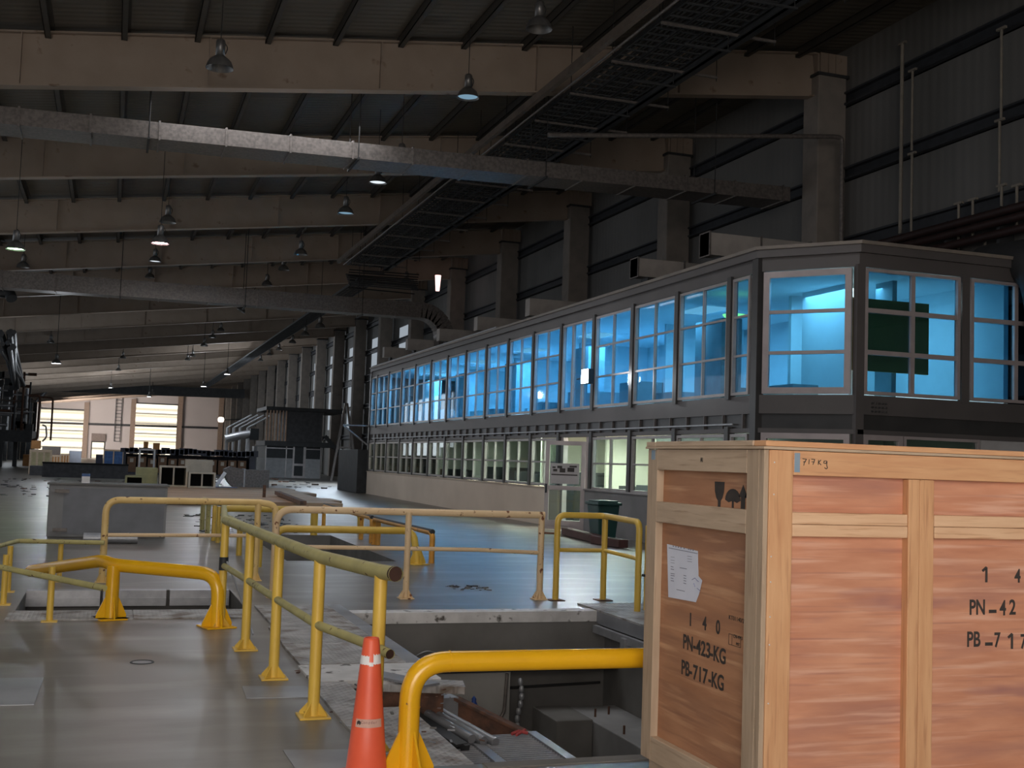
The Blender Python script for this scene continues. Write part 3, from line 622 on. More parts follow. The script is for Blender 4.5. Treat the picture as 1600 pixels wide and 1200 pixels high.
# ================================================================ HIGH BAY LAMPS
LAMPS = [(343, 107, 41, 0, 'dusty unlit high bay lamp hanging before the nearest roof beam, upper left'),
 (731, 153, 36, 1, 'high bay lamp with pale blue glowing reflector hanging before the nearest roof beam'),
 (842, 46, 44, 0, 'grey high bay lamp cut close to the top edge beside the cable ladders'),
 (590, 286, 28, 2, 'high bay lamp peeking below the near long duct, reflector bright'),
 (540, 334, 25, 1, 'high bay lamp hanging before the third roof beam, left of the cable ladders'),
 (470, 398, 20, 0, 'unlit lamp before the fourth roof beam, right one of a close pair'),
 (443, 422, 17, 0, 'unlit lamp before the fourth roof beam, left one of a close pair'),
 (417, 446, 16, 0, 'small unlit lamp just above the second duct, centre'),
 (262, 348, 24, 0, 'dark bell shaped lamp directly above the pink glowing lamp'),
 (250, 381, 26, 3, 'lamp glowing pink before the fourth roof beam'),
 (242, 409, 18, 2, 'faintly lit lamp directly below the pink glowing lamp'),
 (234, 434, 14, 0, 'small unlit lamp, lowest in the row under the pink lamp'),
 (24, 390, 26, 4, 'lamp glowing green near the left edge'),
 (36, 418, 18, 0, 'unlit lamp just below the green glowing lamp'),
 (376, 486, 14, 0, 'tilted small lamp hanging under the second duct'),
 (345, 517, 11, 0, 'small lamp below second duct, highest of three in a slanting row'),
 (332, 528, 11, 2, 'small lamp below second duct, middle of three in a slanting row'),
 (319, 541, 11, 2, 'small lamp below second duct, lowest of three in a slanting row'),
 (301, 557, 9, 0, 'tiny unlit lamp, upper of two beside the slanting row'),
 (293, 563, 9, 0, 'tiny unlit lamp, lower of two beside the slanting row'),
 (192, 560, 9, 0, 'tiny lamp alone in the middle left above the end wall'),
 (69, 513, 11, 2, 'small lamp upper left, topmost over the left gate'),
 (79, 536, 11, 2, 'small lamp over the left gate, second from top'),
 (82, 547, 9, 2, 'small lamp over the left gate, just above the white one'),
 (88, 568, 13, 5, 'brilliant white lamp over the left gate'),
 (185, 579, 8, 0, 'tiny grey lamp low above the end wall ladder'),
 (627, 258, 32, 0, 'high bay lamp half hidden behind the near long duct'),
 (500, 512, 16, 0, 'bell lamp right of centre under second duct, nearest of its row'),
 (477, 524, 13, 0, 'second bell lamp of the row beside the far cable ladder'),
 (457, 536, 11, 0, 'third bell lamp of the row beside the far cable ladder'),
 (436, 547, 9, 0, 'fourth bell lamp of the row beside the far cable ladder'),
 (421, 555, 8, 0, 'fifth bell lamp of the row beside the far cable ladder'),
 (407, 564, 8, 0, 'smallest bell lamp of the row beside the far cable ladder'),
 (355, 585, 9, 5, 'brilliant white lamp at the far end of the cable ladder'),
 (318, 604, 8, 5, 'brilliant white lamp under the far pale duct'),
 (173, 606, 7, 5, 'bright small lamp before the top of the end wall'),
 (233, 620, 7, 5, 'lower of two tiny bright lamps before the right gate post'),
 (238, 615, 6, 2, 'upper of two tiny bright lamps before the right gate post'),
 (635, 440, 15, 0, 'small lamp dangling from the dark cable crossing')]
EM = {1: emit('lamp_glow_blue', (.35, .6, .8), .5), 2: emit('lamp_glow_white', (.85, .93, 1), 1.0), 3: emit('lamp_pink', (1, .60, .62), 45), 4: emit('lamp_green', (.55, 1, .5), 20), 5: emit('lamp_white', (.88, .92, 1), 35)}
for i, (px, py, wpx, lit, lab) in enumerate(LAMPS):
    Y = .5*F_PX/wpx*.97; Y = min(Y, 172)
    p = PY(px, py, Y); s_ = 1.0
    while p.z > roofz(p.x)-.6 and Y > 5: Y -= 1; p = PY(px, py, Y)
    # keep clear of the beams
    for yb in FR:
        if abs(Y-yb) < .45: Y = yb-.55; p = PY(px, py, Y)
    R = wpx*Y/F_PX/2/.97
    t = thing('high_bay_lamp', lab, 'lamp', p, 'high bay lamps hanging from the roof')
    if i == 14: t.rotation_euler = (0, .5, 0)
    k_ = R/.25
    MB().lathe([(.25*k_, 0), (.245*k_, .03*k_), (.20*k_, .14*k_), (.12*k_, .21*k_), (.075*k_, .24*k_), (.07*k_, .24*k_), (.115*k_, .2*k_), (.19*k_, .13*k_), (.235*k_, .02*k_), (.25*k_, 0)], p, M_lamp, 24).build('shade', t)
    MB().lathe([(.001, .24*k_), (.085*k_, .24*k_), (.085*k_, .5*k_), (.07*k_, .53*k_), (.001, .53*k_)], p, M_lamp, 16).build('housing', t)
    if lit: MB().lathe([(.001, .06*k_), (.22*k_, .035*k_), (.001, .03*k_)], p, EM[lit], 16).build('bulb', t)
    m = MB(); top = p.copy(); top.z = roofz(p.x)
    m.tube([p+Vector((0, 0, .52*k_)), top], max(.008, .00022*Y), M_wire, 6); m.build('cord', t)
    m = MB(); m.tube([p+Vector((.09*k_, 0, .28*k_)), p+Vector((.13*k_, 0, .4*k_)), p+Vector((.02*k_, 0, .56*k_))], .01*k_, M_wire, 5, fillet=.05); m.build('wire', t)
    if lit == 3: light('lamp_light', 'SPOT', p-Vector((0, 0, .1)), 260, (1, .62, .45), spot_size=2.4, spot_blend=.6)
    if lit == 4: light('lamp_light', 'SPOT', p-Vector((0, 0, .1)), 260, (.6, 1, .5), spot_size=2.4, spot_blend=.6)
    if lit == 5 and Y > 30: light('lamp_light', 'POINT', p-Vector((0, 0, .3)), 700 if px > 300 else 350, (.85, .92, 1), shadow_soft_size=.2)
p = PY(684, 444, 57); m = MB(); m.tube([p-Vector((0, 0, .35)), p+Vector((0, 0, .45))], [.1, .16], emit('pink_pane', (1, .6, .55), 2.2), 10); tag(m.build('wall_lamp'), 'small slim pink glowing lamp beside a far column above the office end', 'lamp')
p = PY(345, 660, 153.85); m = MB(); m.lathe([(.001, 0), (.3, .05), (.42, .35), (.3, .65), (.001, .7)], p, emit('orange_lamp', (1, .85, .7), 3), 12); m.tube([(p.x, p.y, p.z+.3), (16.7, p.y, p.z+.6)], .08, M_steel_dark, 6); tag(m.build('work_lamp'), 'round warm work lamp glowing at the right corner of the end wall', 'lamp')
# ================================================================ FOREGROUND CRATE
CX, CY0, CY1, CT = 2.70, 4.47, 5.64, 1.695
cr = thing('wooden_crate', 'tall red plywood shipping crate with pine battens and stencilled weights', 'crate', (CX, CY0, 0))
X1 = 5.25
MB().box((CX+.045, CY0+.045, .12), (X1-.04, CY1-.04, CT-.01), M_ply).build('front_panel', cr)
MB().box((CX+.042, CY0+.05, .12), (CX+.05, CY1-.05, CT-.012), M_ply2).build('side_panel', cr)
def cb(a, b, m_, nm='batten', bv=.003): return MB().box(a, b, m_).build(nm, cr, bevel=bv)
fy0, fy1 = CY0, CY0+.045
cb((CX+.025, fy0, .1), (CX+.145, fy1, CT), M_pine_v, 'corner_batten')
cb((3.455, fy0, .1), (3.515, fy1, 1.585), M_pine_v); cb((3.517, fy0, .1), (3.595, fy1, 1.585), M_pine_v)
cb((4.35, fy0, .1), (4.49, fy1, 1.585), M_pine_v)
cb((CX+.146, fy0, 1.587), (X1, fy1, CT), M_pine_h, 'rail_board')
for a, b_ in ((CX+.147, 3.453), (3.60, 4.348), (4.492, X1)):
    cb((a, fy0+.004, 1.372), (b_, fy1, 1.424), M_pine_light, 'rail_board'); cb((a, fy0+.002, 1.318), (b_, fy1, 1.3705), M_pine_light, 'rail_board')
    cb((a, fy0, .1), (b_, fy1, .22), M_pine_h, 'rail_board')
# side face (towards -x)
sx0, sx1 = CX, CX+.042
cb((sx0, CY0+.004, .1), (sx1-.018, CY0+.045, CT), M_pine_dim_v, 'corner_batten'); cb((sx0, CY0+.047, .1), (sx1, CY0+.15, CT), M_pine_dim_v, 'corner_batten')
cb((sx0, CY1-.11, .1), (sx1, CY1, CT), M_pine_dim_v, 'corner_batten')
cb((sx0, CY0+.151, 1.588), (sx1, CY1-.111, CT), M_pine_dim, 'rail_board')
cb((sx0, CY0+.151, 1.318), (sx1, CY1-.111, 1.424), M_pine_dim, 'rail_board')
cb((sx0, CY0+.151, .1), (sx1, CY1-.111, .22), M_pine_dim, 'rail_board')
# lid
cb((CX-.012, CY0-.012, CT+.002), (X1+.01, CY1+.01, CT+.014), M_pine_dim, 'lid_sheet', .001)
cb((CX+.0, CY0-.008, CT+.015), (X1+.01, CY0+.09, CT+.04), M_pine_h, 'lid_board'); cb((CX-.008, CY0+.0905, CT+.015), (CX+.09, CY1-.1, CT+.04), M_pine_dim, 'lid_board')
cb((CX-.008, CY1-.098, CT+.014), (X1, CY1+.008, CT+.038), M_pine_dim, 'lid_board'); cb((CX+.09, CY0+.091, CT+.014), (X1, CY1-.1, CT+.022), M_ply, 'lid_panel')
for xx in (CX+.05, 3.9, 5.05): cb((xx, CY0, 0), (xx+.12, CY1, .099), M_pine_dim, 'skid')
m = MB()
for z in (1.64, 1.5, 1.23, 1.12, .97, .85, .6): 
    m.lathe([(.001, 0), (.0035, 0), (.0035, .002), (.001, .002)], (0, 0, 0), M_white_tape, 8); n0 = len(m.v)-32
    for q in range(32): v = m.v[n0+q]; m.v[n0+q] = (CX+.045+v[0]+(.004 if z > 1.3 else -.004), CY0-v[2], z+v[1])
m.build('nail_heads', cr)
m = MB(); m.box((CX+.150, CY0-.0008, 1.60), (CX+.178, CY0, CT-.01), M_blue_tape); m.box((CX-.0008, CY1-.085, 1.64), (CX, CY1-.04, CT-.005), M_blue_tape); m.build('chalk_mark', cr)
# writing
F_ = (PI/2, 0, 0); S_ = (PI/2, 0, -PI/2)
def strokes(name, segs, o, sc, wd, m_, parent=cr, face='F'):
    m = MB()
    for s_ in segs:
        pts = [(o[0]+x_*sc, o[1]-.0012, o[2]+y_*sc) if face == 'F' else (o[0]-.0012, o[1]-x_*sc, o[2]+y_*sc) for x_, y_ in s_]
        for a, b_ in zip(pts[:-1], pts[1:]): m.bar(a, b_, .0012, wd, m_, upv=(0, 0, 1)) if abs(a[2]-b_[2]) < 1e-6 else m.tube([a, b_], wd/2, m_, 6)
    return m.build(name, parent)
strokes('handwritten_weight', [[(0, 1), (.75, .95), (.35, .4), (.25, -.1)], [(.15, .5), (.6, .5)], [(1.25, .95), (1.2, .15)], [(1.65, 1), (2.3, .95), (1.95, .1)], [(1.7, .55), (2.25, .55)],
        [(3.0, .9), (2.95, .1)], [(3.45, .9), (3.0, .5), (3.5, .1)], [(4.5, .8), (4.05, .75), (4.0, .4), (4.35, .35), (4.6, .75), (4.55, .1), (4.7, -.35), (4.45, -.5), (4.15, -.3)]], (CX+.19, CY0, 1.633), .0275, .0035, M_ink)
# stencils on front panel (surface at y = CY0+.045)
fs = CY0+.0445
def st(body, px, py, h, w_, nm='stencil', xx=0):
    p = PY(px, py, fs); return text(body, nm, cr, (p.x, fs-.0005, p.z), F_, h, M_ink, w_, bold=.0022)
for px, py in ((1541, 898), (1581, 1002)):
    p = PY(px, py, fs); strokes('stencil', [[(-.32, .25), (0, .5), (0, -.5)]], (p.x, fs+.001, p.z), .07, .012, M_ink)
st('4', 1590, 901, .088, .8); st('0', 1641, 903, .088, .8)
st('PN', 1527, 950, .098, .75); st('-', 1551, 952, .12, 1.3); st('4', 1567, 951, .098, .75); st('2', 1582, 950, .098, .8); st('3-KG', 1621, 952, .098, .75)
st('PB', 1521, 1000, .098, .75); st('-', 1545, 1003, .12, 1.3); st('7', 1558, 1001, .095, .75); st('7-KG', 1615, 1003, .095, .75)
ss = CX+.0415
def ssd(body, px, py, h, w_, nm='stencil'):
    p = PX(px, py, ss); return text(body, nm, cr, (ss-.0005, p.y, p.z), S_, h, M_ink, w_, bold=.0022 if h > .05 else 0)
ssd('1', 1079, 969, .088, .9); ssd('4', 1101, 975, .088, .9); ssd('0', 1122, 981, .088, .9)
ssd('PN-', 1077, 1006, .098, .85); ssd('423', 1099, 1015, .098, 1.0); ssd('-KG', 1122, 1024, .098, .9)
ssd('PB-', 1073, 1046, .098, .85); ssd('717', 1094, 1055, .098, 1.0); ssd('-KG', 1119, 1065, .098, .9)
ssd('KT01140/26', 1152, 968, .028, 1.1, 'small_stamp'); ssd('CN-4993', 1153, 996, .022, 1.0, 'small_stamp'); ssd('MIT', 1153, 1007, .02, 1.0, 'small_stamp')
m = MB(); a = PX(1139, 990, ss); b = PX(1157, 1012, ss)
for (y0_, z0_, y1_, z1_) in ((a.y, a.z, b.y, a.z), (a.y, b.z, b.y, b.z), (a.y, a.z, a.y, b.z), (b.y, a.z, b.y, b.z), (a.y-.03, a.z, a.y-.03, b.z)):
    m.box((ss-.001, min(y0_, y1_)-.001, min(z0_, z1_)-.001), (ss, max(y0_, y1_)+.001, max(z0_, z1_)+.001), M_ink)
m.build('stamp_frame', cr)
# handling symbols on the side panel: glass, umbrella, arrows (world scale)
def sym(px, py, polys, sc):
    p = PX(px-1, py, ss)
    for pl in polys:
        m = MB(); m.poly([(ss-.0002, p.y-x_*sc*1.22, p.z+y_*sc*1.1) for x_, y_ in pl], (-1, 0, 0), .0008, M_ink); m.build('handling_symbol', cr)
cup = [(-.5, 1), (.5, 1), (.46, .45), (.3, .1), (.14, -.05), (.12, -.75), (.42, -.85), (.42, -1), (-.42, -1), (-.42, -.85), (-.12, -.75), (-.14, -.05), (-.3, .1), (-.46, .45)]
umb = [(math.cos(a)*.75, .15+math.sin(a)*.62) for a in np.linspace(0, PI, 11)]+[(-.4, .02), (-.08, .1), (-.08, -.7), (-.2, -.85), (-.35, -.7), (-.48, -.72), (-.3, -1), (0, -1), (.1, -.8), (.1, .1), (.4, .02)]
arr = [(0, 1), (.42, .35), (.2, .35), (.2, -.75), (-.2, -.75), (-.2, .35), (-.42, .35)]
sym(1125, 781, [cup], .078); sym(1146, 786, [umb], .078); sym(1162, 787, [arr], .078); sym(1171.5, 789, [arr], .078)
strokes('pencil_mark', [[(0, 0), (.1, 1), (.3, .2), (.5, 1), (.6, 0)], [(.9, 0), (.9, 1)]], (CX, PX(1095, 722, CX).y, PX(1095, 722, CX).z), .022, .0025, M_ink, face='S')
# paper
pc = [PX(1043, 850, ss), PX(1091, 861, ss), PX(1092, 900, ss), PX(1098, 907, ss), PX(1093, 928, ss), PX(1088, 941, ss), PX(1045, 933, ss)]
m = MB(); m.poly([(ss-.002, p.y, p.z) for p in pc], (-1, 0, 0), .0008, M_paper); pp = m.build('delivery_note', cr)
m = MB()
def pr_(px0, py0, px1, py1, w_=.006):
    a = PX(px0, py0, ss-.003); b = PX(px1, py1, ss-.003); m.bar(a, b, .0005, w_, M_print)
pr_(1045, 856, 1090, 865, .004)
for k_, px in enumerate((1051, 1055, 1059, 1063, 1068, 1075, 1078, 1082)): pr_(px, 853.3+(px-1051)*.2, px+2, 853.6+(px-1051)*.2, .006)
for py in (871, 876, 880): pr_(1048, py-1, 1054, py, .002)
for py in (870, 874, 878): pr_(1074, py-1, 1081, py, .0025)
for py in (885, 889, 896, 899, 903, 907): pr_(1048, py, 1052+(py % 3), py+1, .004)
for py in (900, 904, 908, 912): pr_(1068, py-1, 1072, py, .004)
pr_(1062, 887, 1073, 889, .004); pr_(1057, 921, 1070, 924, .003)
m.build('print', pp)
m = MB()
for s_ in (((1081, 906), (1086, 903), (1090, 908)), ((1084, 911), (1086, 917)), ((1088, 906), (1092, 909)), ((1089, 919), (1094, 923))):
    for a, b in zip(s_[:-1], s_[1:]): m.tube([PX(*a, ss-.003), PX(*b, ss-.003)], .0012, mat('blue_pen', (.1, .12, .4), (.08, .1, .3), .7), 5)
m.build('handwriting', pp)
# ================================================================ YELLOW RAILS
def rail(label, cat='railing', name='guard_rail', loc=(0, 0, 0), group='yellow guard rails around the pits'):
    return thing(name, label, cat, loc, group)
def foot(p, t, m_, s=.095, g=.095, r=.038):
    """base plate with four gussets at p"""
    q = MB(); q.box((p[0]-s, p[1]-s, 0), (p[0]+s, p[1]+s, .012), m_); o = q.build('base_plate', t, bevel=.002)
    q = MB()
    for a in range(4):
        c, n = math.cos(a*PI/2+PI/4), math.sin(a*PI/2+PI/4)
        q.poly([(p[0]+c*r*.8, p[1]+n*r*.8, .012), (p[0]+c*s*1.05, p[1]+n*s*1.05, .012), (p[0]+c*s*1.05, p[1]+n*s*1.05, .025), (p[0]+c*r*.8, p[1]+n*r*.8, g)], (-n, c, 0), .008, m_)
    q.build('gusset', o)
# rail C : main near rail going away from camera
rc = rail('dusty yellow two-bar railing with open pipe end beside the near pit walkway', loc=(1.2, 9, 0))
PC = [(1.44, 6.35), (1.26, 7.27), (1.184, 8.55), (1.12, 9.82), (1.035, 11.1)]
ztop = .975
for i, (x_, y_) in enumerate(PC):
    MB().tube([(x_, y_, .01), (x_, y_, ztop-.02)], .037, M_yel, 18).build('post', rc)
    foot((x_, y_), rc, M_yel)
e0 = Vector((1.52, 5.98, ztop+.005)); e0 = PY(590, 886, 6.05); e0 = Vector((1.47, 6.12, .985))
m = MB(); pts = [e0]+[(x_, y_, ztop) for x_, y_ in PC]; m.tube(pts, .041, M_yel_dirty, 20, caps=False)
m.tube([Vector(pts[0])+Vector((-.003, .012, 0)), Vector(pts[0])+Vector((-.006, .03, 0))], .0405, M_bore, 16); m.build('top_bar', rc)
m = MB(); pts = [Vector((1.475, 6.20, .55))]+[(x_, y_, .56) for x_, y_ in PC]; m.tube(pts, .027, M_yel_dirty, 16, caps=False); m.tube([Vector(pts[0])+Vector((-.003, .01, 0)), Vector(pts[0])+Vector((-.006, .03, 0))], .0265, M_bore, 14); m.build('middle_bar', rc)
m = MB(); m.tube([(1.035, 11.1, .52), (1.035, 11.1, .64)], .042, M_dark_in, 14); m.tube([(1.06, 11.07, .6), (1.18, 10.9, .3), (1.26, 10.5, .02)], .009, M_galv2, 6); m.build('bolt_clamp', rc)
# rail behind it (continuing)
rc2 = rail('far dusty continuation of the near railing, dark green-yellow top bar', loc=(1.9, 20, 0))
PC2 = [(1.06, 11.9), (1.62, 17.0), (1.80, 21.7), (1.84, 23.4), (1.84, 24.7)]
for (px, py) in ((347, 846), (340, 848), (333, 845), (324, 836), (315.6, 829)):
    p = G(px, py); MB().tube([(p.x, p.y, 0), (p.x, p.y, .64)], .04 if px > 330 else .05, M_yel_dirty if px < 330 else M_yel, 10).build('post', rc2)
a, b = G(315.6, 829), G(347, 846)
m = MB(); m.tube([(a.x, a.y, .64), (b.x, b.y, .66), (1.04, 11.25, .95)], .04, M_yel_dirty, 10); m.build('top_bar', rc2)
# posts behind near rail (left of back rail)
rp = rail('short yellow barrier seen through the near railing posts', loc=(1.95, 17, 0))
p1, p2, p3 = G(373, 868), G(404, 886), G(345, 850)
for p in (p1, p2): MB().tube([(p.x, p.y, 0), (p.x, p.y, .5)], .045, M_yel, 12).build('post', rp)
MB().tube([(p1.x-.05, p1.y+2.5, .5), (p1.x, p1.y, .5), (p2.x, p2.y, .5)], .045, M_yel_dirty, 12).build('top_bar', rp)
# rail B : pale railing left to centre
rb = rail('tall pale yellow two-bar railing running from the left pit to the centre', loc=(1, 14.9, 0))
B0 = G(159, 910); B0 = Vector((B0.x, 14.9, 0)); B1 = Vector((1.80, 15.1, 0)); zt = .985
m = MB(); m.tube([(B0.x, B0.y, 0), (B0.x, B0.y, zt), (B1.x, B1.y, zt)], .041, M_yel_pale, 18, fillet=.17, seg=8); m.build('top_bar', rb)
MB().tube([(B0.x, B0.y, .565), (B1.x+.0, B1.y, .565)], .023, M_yel_cream, 12).build('middle_bar', rb)
MB().tube([(B1.x, B1.y, 0), (B1.x, B1.y, zt)], .04, M_yel_pale, 16).build('post', rb)
foot((B0.x, B0.y), rb, M_yel_pale, .08, .12); foot((B1.x, B1.y), rb, M_yel_pale, .08, .12)
m = MB(); m.tube([(B1.x, B1.y, zt), (2.02, 15.1, zt-.03), (2.02, 14.9, 0)], .042, M_yel_pale, 14, fillet=.12); m.build('end_hoop', rb)
# rail D : cream railing behind the pit
rd = rail('cream yellow two-bar railing with rust chips along the back edge of pit', loc=(3.2, 13.1, 0))
zt = .985
m = MB(); m.tube([(1.80, 13.35, .0), (1.80, 13.35, zt), (4.90, 13.02, zt+.005)], .041, M_yel_cream, 18, fillet=.19, seg=8); m.build('top_bar', rd)
MB().tube([(1.80, 13.35, .565), (3.28, 13.17, .57), (4.1, 13.09, .57), (4.88, 13.02, .545)], .024, M_yel_cream, 12).build('middle_bar', rd)
for x_, y_ in ((3.285, 13.17), (4.865, 13.02)):
    MB().tube([(x_, y_, 0), (x_, y_, zt)], .037, M_yel_cream, 16).build('post', rd); foot((x_, y_), rd, M_yel_cream, .085, .11)
foot((1.80, 13.35), rd, M_yel_cream, .08, .11)
MB().tube([(4.88, 13.02, .78), (5.03, 12.95, .78)], .013, M_rust, 8).build('link_bolt', rd)
# rail E : hoop to the right
re_ = rail('angled yellow railing standing before the open office door', loc=(5.4, 12.6, 0))
m = MB(); m.tube([(5.03, 12.92, 0), (5.03, 12.92, 1.0), (5.63, 12.9, 1.0), (5.545, 11.76, .99), (5.545, 11.76, 0)], .036, M_yel, 18, fillet=.1, seg=6); m.build('top_bar', re_)
MB().tube([(5.03, 12.92, .59), (5.63, 12.9, .59), (5.545, 11.76, .59)], .024, M_yel, 12).build('middle_bar', re_)
MB().tube([(5.63, 12.9, 0), (5.63, 12.9, 1.0)], .036, M_yel, 16).build('post', re_)
for x_, y_ in ((5.03, 12.92), (5.63, 12.9), (5.545, 11.76)): MB().box((x_-.09, y_-.09, 0), (x_+.09, y_+.09, .01), M_rust).build('base_plate', re_)
MB().tube([(5.56, 11.7, .42), (5.72, 11.6, .4)], .014, M_dark_in, 8).build('link_bolt', re_)
r5 = rail('single yellow post at the crate edge beyond the angled railing', loc=(5.62, 11.75, 0)); MB().tube([(5.70, 11.85, 0), (5.70, 11.85, .95)], .035, M_yel, 14).build('post', r5)
# bumper hoops
def gfoot(x_, y_, t, R, m_, s=.14, g=.22):
    q = MB(); q.box((x_-s, y_-s, 0), (x_+s, y_+s, .014), m_, rz=.3); o = q.build('base_plate', t, bevel=.003)
    q = MB()
    for a in range(4):
        c, n = math.cos(a*PI/2+.2), math.sin(a*PI/2+.2)
        q.poly([(x_+c*R*.9, y_+n*R*.9, .014), (x_+c*s*1.0, y_+n*s*1.0, .014), (x_+c*s*1.0, y_+n*s*1.0, .04), (x_+c*R*.9, y_+n*R*.9, g)], (-n, c, 0), .012, m_)
    q.build('gusset', o)
bh = rail('thick glossy yellow bumper pipe standing over the left pit', name='bumper_rail', loc=(.4, 11.5, 0))
zb = .50; rr = .062
a0 = Vector((PY(50, 893, 13.9).x, 13.9, .52)); 
m = MB(); m.tube([PY(48, 892, 13.7), Vector((-.02, 12.0, zb+.02)), Vector((.08, 11.78, zb)), (1.0, 11.1, zb-.02), (1.0, 11.1, 0)], rr, M_yel_deep, 22, fillet=.2, seg=8); m.build('pipe', bh)
MB().tube([(.08, 11.72, 0), (.08, 11.72, zb)], rr, M_yel_deep, 22).build('post', bh)
gfoot(.08, 11.72, bh, rr, M_yel_deep); gfoot(1.0, 11.1, bh, rr, M_yel_deep)
bn = rail('thick glossy yellow bumper pipe in front, its end hidden by the crate', name='bumper_rail', loc=(2, 5.8, 0))
m = MB(); m.tube([(1.50, 5.84, 0), (1.50, 5.84, .57), (3.9, 5.86, .555), (3.9, 5.86, 0)], .0535, M_yel_deep, 28, fillet=.2, seg=10); m.build('pipe', bn)
gfoot(1.50, 5.84, bn, .0535, M_yel_deep, .15, .24); gfoot(3.9, 5.86, bn, .0535, M_yel_deep, .15, .24)
m = MB(); m.tube([(1.50, 5.84, .345), (1.50, 5.84, .349)], .0555, M_yel_deep, 24); m.tube([(1.70, 5.84, .57), (1.704, 5.84, .57)], .0555, M_yel_deep, 24); m.build('weld_seam', bn)
# small low rail at left
ls = rail('low thin yellow railing enclosing the left pit at the left edge', loc=(-.5, 12.5, 0))
zl = .50
P_ = lambda px, py: (G(px, py, zl).x, G(px, py, zl).y, zl)
A1, A2, A3, A4 = P_(163, 919), P_(0, 886), P_(28, 845), P_(163, 848)
m = MB(); m.tube([A1, A2, (A2[0]-.3, A2[1]+.1, zl)], .026, M_yel_dirty, 12); m.tube([(-1.45, 11.95, zl), A3, A4], .026, M_yel_dirty, 12, fillet=.06); m.build('top_bar', ls)
for px, py in ((77, 971), (5, 945), (92, 909), (12, 925)):
    p = G(px, py); MB().tube([(p.x, p.y, 0), (p.x, p.y, zl)], .03, M_yel, 12).build('post', ls)
    MB().box((p.x-.07, p.y-.07, 0), (p.x+.07, p.y+.07, .01), M_yel).build('base_plate', ls)
# far bumpers and low hoops
fb = rail('long straight yellow bumper pipe before the far dark pit', name='bumper_rail', loc=(3.4, 17.6, 0))
m = MB(); m.tube([(2.38, 17.6, 0), (2.38, 17.6, .5), (4.46, 17.55, .5), (4.50, 17.4, 0)], .055, M_yel, 16, fillet=.16); m.build('pipe', fb); gfoot(4.5, 17.4, fb, .055, M_yel, .14, .24)
fb2 = rail('farther yellow bumper pipe lying parallel beyond the dark pit', name='bumper_rail', loc=(3, 25, 0))
q0, q1 = PY(346, 794, 24.6), PY(650, 799, 24.6)
m = MB(); m.tube([(q0.x, 24.6, 0), (q0.x, 24.6, q0.z), (q1.x-1.2, 24.6, q0.z), (q1.x-1.2, 24.6, 0)], .07, M_yel, 14, fillet=.2); m.build('pipe', fb2)
p = G(490, 836); m = MB(); m.tube([(p.x, p.y, 0), (p.x, p.y, .5)], .075, M_yel, 12); tag(m.build('bollard'), 'short thick yellow bollard beside the far dark pit', 'bollard')
for i, (a, b, c, lab) in enumerate((((674, 880), (611, 852), (586, 851), 'low orange-yellow hoop rail at the right edge of the far pit, nearer of two'), ((580, 849), (557.5, 843), (520, 822), 'low orange-yellow hoop rail at the right edge of the far pit, farther of two'))):
    A_, B_, C_ = G(*a), G(*b), G(*c); t = rail(lab, name='hoop_rail', loc=(A_.x, A_.y, 0)); z = .47
    C_.x = A_.x-.12 if i == 0 else A_.x; B_.x = (A_.x+C_.x)/2
    m = MB(); m.tube([(A_.x, A_.y, 0), (A_.x, A_.y, z), (C_.x, C_.y, z), (C_.x, C_.y, 0)], .045, M_orange_rail, 12, fillet=.12); m.build('hoop', t)
    MB().tube([(B_.x, B_.y, 0), (B_.x, B_.y, z)], .045, M_orange_rail, 12).build('post', t)
    MB().tube([(A_.x, A_.y-.01, z+.012), (C_.x, C_.y, z+.012)], .04, M_steel_dark, 10).build('dust_cap', t)
# ================================================================ TRAFFIC CONE
kx, ky = 1.285, 5.82
tc = thing('traffic_cone', 'orange traffic cone with worn white band and faded sticker', 'traffic cone', (kx, ky, 0))
def cr_(z): return .039+(.104-.039)*((.70-z)/.67)
MB().lathe([(.001, .03), (.115, .03), (cr_(.035), .035), (cr_(.35), .35), (.041, .685), (.037, .70), (.030, .70), (.028, .66), (.001, .66)], (kx, ky, 0), M_cone, 48).build('body', tc)
MB().box((kx-.16, ky-.16, 0), (kx+.16, ky+.16, .03), M_cone, rz=.2).build('base', tc, bevel=.01)
def cband(z0, z1, name, m_, a0=0, a1=2*PI, off=.0015, jag=0, par=None, n=64):
    m = MB(); vs_ = []; fs_ = []
    for k_ in range(n+1):
        a = a0+(a1-a0)*k_/n; jz = (math.sin(k_*2.1)*.5+math.sin(k_*.77+1))*jag
        for z in (z0+jz*.5, z1+jz): R = cr_(z)+off; vs_.append((kx+R*math.cos(a), ky+R*math.sin(a), z))
    for k_ in range(n): fs_.append((2*k_, 2*k_+2, 2*k_+3, 2*k_+1))
    m.add(vs_, fs_, m_, True); return m.build(name, par or tc)
va = math.atan2(-ky, -kx)   # angle on cone facing the camera
cband(.572, .615, 'reflective_band', M_white_tape, va-PI*.9, va-.12, jag=.002); cband(.575, .622, 'reflective_band', M_white_tape, va+.28, va+PI*.9, jag=.003)
cband(.566, .585, 'reflective_band', M_white_tape, va-.12, va+.28, jag=.003)
lb = cband(.272, .312, 'sticker', M_label, va-.85, va+.95, n=24)
def cdisc(aa, z, R0, m_, par):
    m = MB(); pts = []
    for k_ in range(20):
        t_ = 2*PI*k_/20; a = aa+R0*math.cos(t_)/cr_(z); zz_ = z+R0*math.sin(t_); R = cr_(zz_)+.0022; pts.append((kx+R*math.cos(a), ky+R*math.sin(a), zz_))
    m.add(pts, [tuple(range(20))], m_); return m.build('emblem', par)
cdisc(va-.60, .293, .0115, M_ink, lb); cdisc(va-.60, .284, .0045, M_label, lb)
